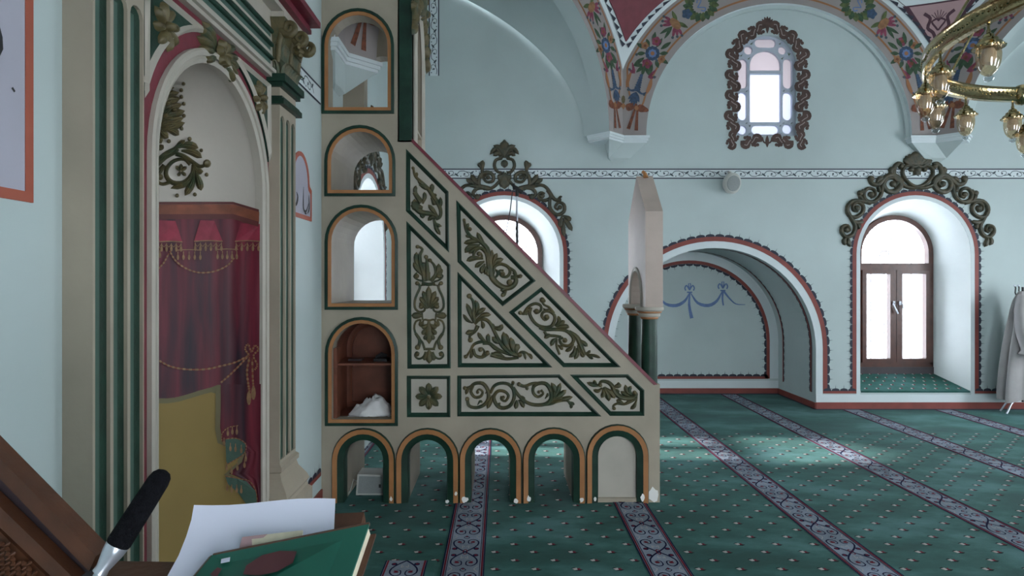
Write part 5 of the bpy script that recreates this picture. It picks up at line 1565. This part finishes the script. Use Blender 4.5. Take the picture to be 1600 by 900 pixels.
# things in and around the minbar
b = MB(); random.seed(5)
rows = []; ccx, ccy = mp_(573, 0)[0], YN + .17
for i in range(26):
    row = []
    for j in range(26):
        u, v = i / 25 * 2 - 1, j / 25 * 2 - 1; r_ = min(1, math.hypot(u, v)); 
        h_ = .11 * max(0, 1 - r_ ** 3) * (.75 + .3 * math.sin(u * 3 + .6) ) + .028 * abs(noise.noise(Vector((u * 3.2, v * 3.2, 1)))) * 3 * (1 - r_ ** 3) + .012 * noise.noise(Vector((u * 8, v * 8, 4)))
        x = ccx + u * .155 + .02 * noise.noise(Vector((u * 2, v * 2, 9))); row.append(Vector((min(x, xb - .015), ccy + v * .12 + .015 * noise.noise(Vector((v * 3, u * 2, 2))), z0 + .006 + max(0, h_))))
    rows.append(row)
b.grid(rows, 'cloth'); tag(b.build('folded_cloth', smooth=180), 'crumpled white cloth in the lowest arched cupboard of the stair tower', 'cloth')
b = MB(); bx, bz = mp_(588, 571); b.box(bx - .05, bx + .05, YN + .14, YN + .24, bz + .009, bz + .03, 'black'); b.tube([(bx - .04, YN + .19, bz + .03), (bx, YN + .19, bz + .055), (bx + .04, YN + .2, bz + .045)], [.012, .02, .012], 'black', 8)
tag(b.build('black_case', smooth=40), 'small dark object lying on the cupboard shelf above the white cloth', 'case')
b = MB(); bx2, _ = mp_(545, 571); b.box(bx2 - .05, bx2 + .05, YN + .18, YN + .27, bz + .009, bz + .022, 'wooddk'); tag(b.build('notebook', smooth=0), 'thin dark notebook at the left end of the cupboard shelf', 'book')
# speaker in the first low arch
def loudspeaker_floor():
    Y0 = 4.52; c = P(579, 772, Y0); t = thing('loudspeaker', 'off-white box loudspeaker inside the leftmost low arch of the pulpit', 'loudspeaker', (c.x, Y0 + .08, 0))
    b = MB(); w_ = .11; q = [(-w_, 0), (-w_ + .012, .155), (w_ - .012, .15), (w_, 0)]
    b.slab([(c.x + x, z + .003) for x, z in q], [], xz(Y0), 0, -.16, 'plasticw'); b.build('cabinet', t, smooth=0)
    b = MB(); b.slab([(c.x + x * .86, .018 + z * .82) for x, z in q], [], xz(Y0), .004, 0, 'plasticg'); b.build('grille', t, smooth=0)
    b = MB(); b.box(c.x + .062, c.x + .078, Y0 - .006, Y0 - .004, .06, .085, 'black'); b.build('badge', t, smooth=0)
    cb_ = MB(); cb_.tube([(c.x - .10, Y0 + .10, .06), (c.x - .14, Y0 + .06, .10), (c.x - .155, Y0 + .02, .03), (c.x - .17, Y0 - .02, .01)], .004, 'plasticw', 6); cb_.build('cable', t, smooth=40)
loudspeaker_floor()
# microphone stand on the stairs
mY = 4.72; mx = P(808, 0, mY).x; t = thing('microphone_stand', 'slim microphone stand rising from the pulpit stairs in front of the arched window', 'microphone stand', (mx, mY, 1.63))
b = MB(); b.tube([(mx, mY, 1.70), (mx, mY, 2.06)], .011, 'black', 8); b.build('lower_tube', t)
b = MB(); b.tube([(mx, mY, 2.05), (mx - .002, mY, 2.26)], .007, 'silver', 8); b.build('upper_tube', t)
b = MB(); p = P(808, 297, mY); b.tube([p + Vector((0, 0, -.05)), p], .014, 'black', 8); b.tube([p + Vector((-.028, 0, .025)), p + Vector((.04, 0, -.02))], .016, 'black', 8); b.tube([p + Vector((-.03, 0, .05)), p + Vector((-.02, 0, .0))], .012, 'black', 8); b.build('clamp', t)
b = MB(); b.tube([P(801, 297, mY), P(797, 330, mY), P(791, 362, mY), P(788, 372, mY)], .0045, 'black', 6); b.build('cable', t)
b = MB(); 
for a in (90, 210, 330): b.tube([(mx, mY, 1.74), (mx + .10 * math.cos(R(a)), mY + .10 * math.sin(R(a)), 1.72 - .08)], .008, 'black', 6)
b.build('leg', t)
# ================================================================== WINDOW CRESTS
CB = '''l 662 195 662 130 665 72|50
l 655 195 645 130 632 88|44
l 648 192 620 145 598 105|42
l 640 190 600 160 572 118|36
l 630 188 590 175 556 138|32
C 665 225 22
S 610 212 665 200 720 212|26
S 660 215 662 268|48
c 613 225 16
s 645 212 600 192 555 215 548 265 585 320 630 352 665 360|22 24 22
s 545 190 515 180 485 210 478 265 520 315 565 355 625 370 665 368|28 32 16
c 532 198 17
s 290 300 310 335 360 340 405 295 465 265 525 300 535 350 490 395 430 392 402 345 425 300 475 292 505 330 480 362|26 34 18
c 472 338 20
c 300 297 20
l 470 270 455 235 480 205|30
l 340 335 365 300 400 290|28
s 392 345 375 430 320 478 258 462 245 408 280 372 325 385 332 430 298 445|26 24 16
c 300 420 18
s 300 487 230 472 160 472 118 520 128 580 178 598 232 565 240 510 200 482 160 505 165 545 198 550|26 26 16
c 190 528 20
s 235 465 212 425 245 388|26 22
c 215 410 18
s 122 560 150 610 178 670 160 730 110 752 72 715 80 672 118 662 135 698 110 715|26 26 14
c 105 695 16
l 140 605 190 640 250 628|26
l 185 632 205 660 208 692|24
l 112 745 90 780 100 818|26
l 122 745 125 790 142 830|28
s 360 380 370 400 355 360|22'''
CA = '''L 370 175 370 110 370 42|56
L 370 80 370 60 370 38|20
l 362 172 350 110 288 82|32
l 358 168 310 105 262 150|26
l 352 168 320 140 288 160|28
c 345 170 14
s 352 178 308 190 296 235 318 275 352 285|18 22 18
C 370 217 24
C 370 235 12
L 370 285 368 340 372 405|64
l 365 300 340 320 318 328|44
l 367 330 350 360 345 385|30
s 335 345 290 390 240 405 185 378 190 310 235 280 285 300 285 345 240 352 215 320 240 300|20 26 14
c 248 318 15
s 205 330 205 270 208 235|18 22
l 207 280 205 230 212 192|30
l 205 260 190 230 175 212|26
s 260 400 200 385 150 385 100 375 65 385|26 16
l 190 385 150 340 122 295|30
l 160 382 120 350 85 328|26
s 215 392 165 402 138 440 165 468|28 20
c 168 462 18
s 140 375 80 380 40 420 30 470 80 490 120 460 100 430 70 440|20 24 14
c 88 455 15
s 50 410 0 480 -50 490|28 20
l -20 480 -45 465 -50 470|20
s 35 480 30 550 -20 595 -70 570 -70 520 -30 505 -5 540 -30 560|22 24 14
c -40 540 15
l -60 600 -100 620 -122 640|30
l -65 620 -100 660 -132 715|30
l -70 640 -65 700 -72 758|28
l -58 600 -45 650 -45 690|28'''
for (txt, ox, oy, s_, mir, lab) in ((CB, 1300, 220, 5, 665, 'dark bronze scrollwork crest with a shell on top, above the window right of the niche'),
                                    (CA, 710, 210, 900 / 190, 370, 'dark bronze scrollwork crest with a palm leaf top, above the window behind the stairs')):
    mb = ornament(txt, ox, oy, s_, lambda x, y: px2(x, y, YF), ff, .004, .035, 'crest', 'crest', mirror=mir, ws=1.3 if mir == 665 else 1.18)
    tag(mb.build('window_crest', smooth=50), lab, 'wall ornament')
mb = ornament(CA, 710, 210, 900 / 190, lambda x, y: (WCY + px2(x, y, YF)[0] - WAX, px2(x, y, YF)[1]), yzf(XL), .004, .035, 'crest', 'crest', mirror=370)
tag(mb.build('window_crest', smooth=50), 'dark bronze scrollwork crest on the left wall, glimpsed through an arch of the stair tower', 'wall ornament')
# wall loudspeaker
c = P(1138, 290, YF); t = thing('wall_loudspeaker', 'small white oval loudspeaker fixed on the far wall at the vine border', 'loudspeaker', (c.x, YF, c.z))
b = MB(); b.lathe((0, 0, 0), [(.0, 0), (.085, 0), (.105, .03), (.10, .10), (.06, .16), (0, .165)], 'plasticw', 24, 1, 1.22)
rot = Matrix.Rotation(R(78), 4, 'X') @ Matrix.Rotation(0, 4, 'Z')
b.v = [tuple(Vector((c.x, YF - .17, c.z)) + (Matrix.Rotation(R(-80), 4, 'X') @ Vector(v))) for v in b.v]; b.build('cabinet', t)
b = MB(); b.lathe((0, 0, 0), [(.0, -.008), (.075, -.006), (.082, .004)], 'plasticg', 24, 1, 1.2); b.v = [tuple(Vector((c.x, YF - .17, c.z)) + (Matrix.Rotation(R(-80), 4, 'X') @ Vector(v))) for v in b.v]; b.build('grille', t)
b = MB(); b.tube([(c.x, YF - .09, c.z + .10), (c.x, YF - .07, c.z + .15), (c.x, YF, c.z + .16)], .014, 'plasticw', 8); b.build('bracket', t)

# ================================================================== CHANDELIER
HX, HY, HR = CX0, CY0, 1.18
ch = thing('chandelier', 'large brass ring chandelier hung with small amber glass lanterns, upper right', 'chandelier', (HX, HY, 2.78))
b = MB(); n = 96; prof = [(-.022, 2.782), (-.016, 2.775), (.016, 2.775), (.022, 2.782), (.018, 2.80), (.018, 2.845), (.024, 2.853), (.022, 2.865), (-.022, 2.865), (-.024, 2.853), (-.018, 2.845), (-.018, 2.80)]
vs = [(HX + (HR + dr) * math.cos(2 * PI * i / n), HY + (HR + dr) * math.sin(2 * PI * i / n), z) for i in range(n) for dr, z in prof]; L = len(prof)
b.add(vs, [(i * L + j, i * L + (j + 1) % L, ((i + 1) % n) * L + (j + 1) % L, ((i + 1) % n) * L + j) for i in range(n) for j in range(L)], 'brass'); rg = b.build('ring', ch, smooth=40)
b = MB()
for i in range(240):
    a = 2 * PI * i / 240; 
    for z in (2.823 + .008 * math.sin(i * .9),): b.tube([(HX + (HR + .014) * math.cos(a), HY + (HR + .014) * math.sin(a), z), (HX + (HR + .024) * math.cos(a), HY + (HR + .024) * math.sin(a), z)], [.012, .005], 'brass', 5); b.tube([(HX + (HR - .014) * math.cos(a), HY + (HR - .014) * math.sin(a), z), (HX + (HR - .024) * math.cos(a), HY + (HR - .024) * math.sin(a), z)], [.012, .005], 'brass', 5)
o = b.build('embossed_beads', rg, smooth=60); o['kind'] = 'stuff'
for a in (120, 170, 220, 270, 320, 10, 65):
    b = MB(); b.tube([(HX + HR * math.cos(R(a)), HY + HR * math.sin(R(a)), 2.86), (HX + .05 * math.cos(R(a)), HY + .05 * math.sin(R(a)), 4.9)], .007, 'brass', 8); b.build('rod', ch)
b = MB(); b.lathe((HX, HY, 4.85), [(.02, 0), (.07, .04), (.09, .1), (.05, .16), (.012, .2), (.012, 4.6)], 'brass', 16); b.build('hub', ch)
a = R(89.0); b = MB(); b.lathe((HX + HR * math.cos(a), HY + HR * math.sin(a), 2.75), [(.0, 0), (.03, .01), (.05, .04), (.055, .07), (.05, .1), (.03, .13), (0, .14)], 'brass', 20); b.build('boss', ch)
lamp0 = None
def make_lamp():
    m = MB(); m.lathe((0, 0, -.085), [(.0, -.0), (.062, -.002), (.064, .006), (.056, .012), (.052, .022), (.040, .030), (.037, .042), (.024, .050), (.02, .062), (.009, .070), (.008, .085), (0, .086)], 'brass', 20)
    for k_ in range(16): t_ = 2 * PI * k_ / 16; m.tube([(.055 * math.cos(t_), .058 * math.sin(t_), -.082), (.065 * math.cos(t_), .065 * math.sin(t_), -.080)], [.006, .004], 'brass', 5)
    lm = m.build('lantern', ch); 
    subs = []
    m = MB(); m.lathe((0, 0, -.085), [(.046, 0), (.049, -.03), (.047, -.06), (.040, -.09), (.028, -.112), (.012, -.125)], 'lampglass', 20); subs.append(('glass', m))
    m = MB(); m.lathe((0, 0, -.09), [(.022, 0), (.030, -.02), (.030, -.045), (.024, -.062), (.0, -.072)], 'bulb', 14); subs.append(('bulb', m))
    m = MB(); m.lathe((0, 0, -.205), [(.006, .0), (.018, -.008), (.022, -.018), (.016, -.028), (.007, -.032), (0, -.034)], 'crystal', 10); subs.append(('crystal_knob', m))
    m = MB(); m.tube([(0, 0, .0), (0, 0, .03)], .006, 'brass', 6); m.lathe((0, 0, .026), [(0, 0), (.011, .003), (.011, .010), (0, .013)], 'brass', 8); subs.append(('hook', m))
    out = []
    for nm, m in subs:
        o_ = m.build(nm); o_.parent = lm; out.append(o_)
    return lm, out
lamp0, lsub = make_lamp()
lamp0.matrix_parent_inverse = Matrix.Identity(4)
def put_lamp(a, dz, first=False, rr=HR):
    lm = lamp0 if first else lamp0.copy()
    if not first: COL.objects.link(lm); lm.parent = ch
    lm.location = (rr * math.cos(R(a)), rr * math.sin(R(a)), -.035 + dz)
    if not first:
        for s_ in lsub: q = s_.copy(); COL.objects.link(q); q.parent = lm
for i in range(20): put_lamp(182 - 18 * i, 0, i == 0)
put_lamp(88.0, -.10)

# ================================================================== COAT STAND AND ROBE
sx, sy = 6.27, 7.30
t = thing('coat_stand', 'dark metal coat stand with curled hooks against the far wall, right edge', 'coat stand', (sx, sy, 0))
b = MB(); b.tube([(sx, sy, .14), (sx, sy, 1.52)], .012, 'black', 10); b.build('pole', t)
for a in (20, 140, 200, 320):
    c_, s_ = math.cos(R(a)), math.sin(R(a))
    b = MB(); b.tube([(sx + r_ * c_, sy + r_ * s_ * .6, z) for r_, z in ((0, .20), (.10, .19), (.18, .12), (.235, .03), (.25, .012))], .010, 'silver', 8); b.build('leg', t)
for (a, z0_) in ((180, 1.50), (90, 1.50), (0, 1.50), (270, 1.50), (0, 1.28), (180, 1.28)):
    c_, s_ = math.cos(R(a)), math.sin(R(a)); b = MB(); b.tube([(sx + r_ * c_, sy + r_ * s_ * .6, z0_ + z) for r_, z in ((0, -.1), (.03, -.12), (.07, -.10), (.09, -.05), (.085, 0.01), (.095, .03))], .007, 'black', 6); b.lathe((sx + .095 * c_, sy + .057 * s_, z0_ + .022), [(0, 0), (.013, .008), (.013, .018), (0, .026)], 'silver', 8); b.build('hook', t)
rx_, ry_ = 6.235, 7.27
t = thing('robe', 'pale grey prayer robe hanging on the coat stand at the right edge', 'robe', (rx_, ry_, .14))
b = MB(); rows = []
prof = [(1.47, .035, .03), (1.43, .07, .05), (1.36, .11, .07), (1.25, .135, .085), (1.1, .155, .09), (.95, .175, .10), (.8, .19, .10), (.6, .205, .11), (.4, .215, .115), (.24, .22, .12), (.16, .215, .12)]
for k_, (z, ra, rb) in enumerate(prof):
    row = []
    for j in range(49):
        a = 2 * PI * j / 48; f = 1 + (.10 + .02 * k_) * math.sin(a * 5 + k_ * .12) * min(1, k_ / 4) + .05 * math.sin(a * 9 + 1.3)
        row.append(Vector((rx_ + .02 * math.sin(k_ * .5) + ra * f * math.cos(a), ry_ + rb * f * math.sin(a) * .7, z + (.02 * math.sin(a * 3) if k_ > 8 else 0))))
    rows.append(row)
b.grid(rows, 'robe'); b.build('body_cloth', t, smooth=70)
for (sg, off) in ((-1, 0), (1, .02)):
    b = MB(); q = [(rx_ + sg * .05, ry_ - .06, 1.42), (rx_ + sg * .10, ry_ - .09, 1.25), (rx_ + sg * .10, ry_ - .12, 1.0), (rx_ + sg * .02, ry_ - .13, .80), (rx_ - .01 + sg * .02, ry_ - .13, .72)]
    b.tube(smooth3 := [Vector(v) for v in q], [.04, .055, .065, .085, .105], 'robe', 14, cap=False); b.build('sleeve', t, smooth=70)

# ================================================================== FOREGROUND: LECTERN, PAPER, BOOK, MICROPHONE
lec = thing('lectern', 'carved walnut lectern with a sloping side rail, at the lower left corner', 'lectern', (-.55, .85, 0))
def plate(mb, pts, nrm, th, m):
    top = [Vector(p) for p in pts]; bt = [p - nrm * th for p in top]; n = len(top)
    mb.add(top + bt, [tuple(range(n)), tuple(range(n, 2 * n))[::-1]] + [(i, (i + 1) % n, n + (i + 1) % n, n + i) for i in range(n)], m)
def nrm(a, b_, c): return (Vector(b_) - Vector(a)).cross(Vector(c) - Vector(a)).normalized()
# sloping side
Yl = .84
b = MB(); pts = [P(-90, 625, Yl), P(150, 869, Yl), P(139, 893, Yl), P(-90, 655, Yl)]; plate(b, pts, Vector((0, -1, 0)), .03, 'woodlec'); b.build('side_rail', lec, smooth=0)
b = MB(); pts = [P(-90, 650, Yl + .02), P(142, 886, Yl + .02), P(170, 990, Yl + .02), P(-90, 990, Yl + .02)]; plate(b, pts, Vector((0, -1, 0)), .02, 'wooddk'); b.build('side_board', lec, smooth=0)
b = MB(); pts = [P(-90, 705, Yl - .004), P(118, 906, Yl - .004), P(95, 915, Yl - .004), P(-90, 738, Yl - .004)]; plate(b, pts, Vector((0, -1, 0)), .02, 'woodlec'); b.build('inner_rail', lec, smooth=0)
# pierced lattice: rows of four-petal cut-outs in relief
fl_ = lambda x, y, d: P(x, y, Yl + .008) + Vector((0, -d, 0))
bg = MB(); pts = [P(-90, 745, Yl + .012), P(85, 912, Yl + .012), P(85, 990, Yl + .012), P(-90, 990, Yl + .012)]; plate(bg, pts, Vector((0, -1, 0)), .006, 'woodlec'); lt = bg.build('lattice_panel', lec, smooth=0)
for i in range(8):
    for j in range(9):
        x = -12 + j * 17 + (8.5 if i % 2 else 0); y = 836 + i * 15
        if y < x * .955 + 833: continue
        if x > 95: continue
        b = MB()
        for a in (45, 135, 225, 315): pb = [fl_(x + (5 + 5.5 * math.cos(R(t))) * math.cos(R(a)) - 3.4 * math.sin(R(t)) * math.sin(R(a)), y + (5 + 5.5 * math.cos(R(t))) * math.sin(R(a)) + 3.4 * math.sin(R(t)) * math.cos(R(a)), .006) for t in range(0, 360, 45)]; b.add(pb + [fl_(x + 5 * math.cos(R(a)), y + 5 * math.sin(R(a)), .012)], [(k_, (k_ + 1) % 8, 8) for k_ in range(8)], 'woodlec')
        b.build('carved_flower', lt, smooth=0)
b = MB(); pts = [P(150, 876, .86), P(275, 878, .86), P(275, 990, .70), P(120, 990, .70)]; nn = nrm(pts[0], pts[3], pts[1]); nn = nn if nn.z > 0 else -nn; plate(b, pts, nn, .02, 'woodlec'); b.build('ledge', lec, smooth=0)
b = MB(); pts = [P(330, 800, .90), P(567, 789, .90), P(519, 960, .745), P(290, 960, .745)]; nn = nrm(pts[0], pts[3], pts[1]); nn = nn if nn.z > 0 else -nn; pts = [q_ - nn * .014 for q_ in pts]; plate(b, pts, nn, .018, 'woodlec'); b.build('desk_board', lec, smooth=0)
b = MB(); b.box(-.62, -.24, .74, .90, 0, 1.10, 'woodlec'); b.build('pedestal', lec, smooth=0)
# paper
b = MB(); L_ = [(303, 789, .888), (299, 812, .872), (291, 838, .855), (279, 868, .835), (262, 899, .815), (240, 930, .80)]; R_ = [(524, 779, .882), (523, 800, .868), (522, 822, .853), (521, 845, .836), (520, 868, .82), (519, 892, .80)]
rows = []
for (l, r_) in zip(L_, R_):
    rows.append([P(l[0] + (r_[0] - l[0]) * j / 8, l[1] + (r_[1] - l[1]) * j / 8 + 2.5 * math.sin(PI * j / 8 * 2) , l[2] + (r_[2] - l[2]) * j / 8) for j in range(9)])
b.grid(rows, 'paper'); b.add([v + Vector((0, .0006, -.0006)) for r_ in rows for v in r_], [(i * 9 + j, i * 9 + j + 1, (i + 1) * 9 + j + 1, (i + 1) * 9 + j) for i in range(5) for j in range(8)], 'paper')
tag(b.build('paper_sheet', smooth=80), 'blank white sheet of paper curling on the lectern behind the green book', 'paper')
# booklet
q = [P(380, 842, .822), P(474, 831, .826), P(470, 860, .80), P(372, 872, .80)]; nn = nrm(q[0], q[3], q[1]); nn = nn if nn.z > 0 else -nn
q = [v + nn * .004 for v in q]
b = MB(); plate(b, q, nn, .003, 'pages'); o = tag(b.build('booklet', smooth=0), 'thin cream booklet with a pink corner peeping out above the green book', 'booklet')
b = MB(); b.add([v + nn * .0006 for v in (q[0], q[0].lerp(q[1], .42), q[3].lerp(q[2], .1), q[3])], [(0, 1, 2, 3)], 'pinktri'); b.build('pink_print', o, smooth=0)
# book
TL, TR, BR, BL = P(333, 866, .800), P(577, 817, .800), P(519, 985, .672), P(213, 1012, .672)
nn = nrm(TL, BL, TR); nn = nn if nn.z > 0 else -nn
bk = thing('book', 'thick green hardcover book with dark red emblem lying on the lectern', 'book', tuple(TL))
b = MB(); plate(b, [TL, TR, BR, BL], nn, .003, 'bookgreen'); cv = b.build('front_cover', bk, smooth=0)
ins = [TL.lerp(BL, .02).lerp(TR.lerp(BR, .02), .01), TR.lerp(TL, .015), BR.lerp(BL, .015), BL.lerp(BR, .01)]
ins = [v - nn * .003 for v in ins]; b = MB(); plate(b, ins, nn, .015, 'pages'); b.build('page_block', bk, smooth=0)
b = MB(); plate(b, [v - nn * .018 for v in (TL + (TL - TR) * .015, TR + (TR - TL) * .02, BR + (BR - BL) * .02, BL + (BL - BR) * .03)], nn, .003, 'woodlec'); b.build('back_cover', bk, smooth=0)
b = MB(); b.tube([TL - nn * .0105 + (TL - TR) * .006, BL - nn * .0105 + (BL - BR) * .006], .0095, 'woodlec', 10); b.build('spine', bk)
b = MB(); b.tube([TL - nn * .002, TR - nn * .002], .0028, 'woodlec', 6); b.build('worn_edge', bk)
def onb(px, py):
    dr = P(px, py, 1.0) - Vector((0, 0, CH)); t_ = (TL - Vector((0, 0, CH))).dot(nn) / dr.dot(nn); return Vector((0, 0, CH)) + dr * t_ + nn * .0006
bi = lambda u, v: TL.lerp(TR, u).lerp(BL.lerp(BR, u), v)
b = MB(); oc = [(380, 898), (385, 884), (410, 868), (438, 861), (464, 862), (458, 880), (432, 894), (405, 900)]; b.add([onb(*p) for p in oc], [tuple(range(8))], 'bookred'); b.build('printed_emblem', cv, smooth=0)
b = MB(); b.add([onb(*p) for p in ((346, 874), (360, 871), (359, 878), (345, 881))], [(0, 1, 2, 3)], 'paper'); b.build('white_label', cv, smooth=0)
b = MB(); b.add([onb(*p) for p in ((328, 898), (340, 887), (347, 889), (338, 904))], [(0, 1, 2, 3)], 'bookred'); b.build('printed_corner', cv, smooth=0)
# microphone
mc = thing('microphone', 'microphone with a black foam windscreen and silver neck over the lectern', 'microphone', tuple(P(130, 930, .80)))
A_, B_ = P(184, 851, .80), P(258, 735, .83)
ax = (B_ - A_); b = MB(); pr = [(0, .0145), (.03, .0155), (.5, .0150), (.85, .0142), (.93, .0125), (.98, .0085), (1.0, .003)]
b.tube([A_ + ax * t_ for t_, _ in pr], [r_ for _, r_ in pr], 'foam', 20); b.build('windscreen', mc, smooth=60)
b = MB(); b.tube([A_ - ax * -.02, A_ - ax * .02, A_ - ax * .10, A_ - ax * .30, A_ - ax * .36], [.013, .0145, .0135, .0085, .0095], 'silver', 20); b.build('collar', mc, smooth=50)
b = MB(); b.tube([A_ - ax * .34, A_ - ax * .60, P(128, 960, .79), P(130, 1040, .80), P(150, 1100, .82)], .006, 'silver', 10); b.build('gooseneck', mc, smooth=50)
# ---- small carpet offcut in front of the stairs
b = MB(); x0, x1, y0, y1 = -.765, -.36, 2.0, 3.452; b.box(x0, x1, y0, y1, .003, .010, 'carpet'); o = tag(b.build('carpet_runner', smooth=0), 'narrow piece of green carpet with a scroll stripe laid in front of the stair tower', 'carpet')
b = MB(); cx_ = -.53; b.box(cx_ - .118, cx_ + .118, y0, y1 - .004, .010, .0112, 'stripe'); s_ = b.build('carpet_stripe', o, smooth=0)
m = MB(); up_old = up; up = lambda a, b_, d: Vector((a, b_, d + .0085))
for sg in (-1, 1):
    for (a, wd, c) in ((.115, .007, 'cnavy'), (.104, .010, 'cred')): m.box(cx_ + sg * a - wd / 2, cx_ + sg * a + wd / 2, y0, y1 - .005, .011, .0122, c)
yy = y1 - .43
while yy > y0: stripe_cell(m, cx_, yy, .422, .17); yy -= .422
q_ = m.build('stripe_pattern', s_, smooth=0); q_['kind'] = 'stuff'; up = up_old
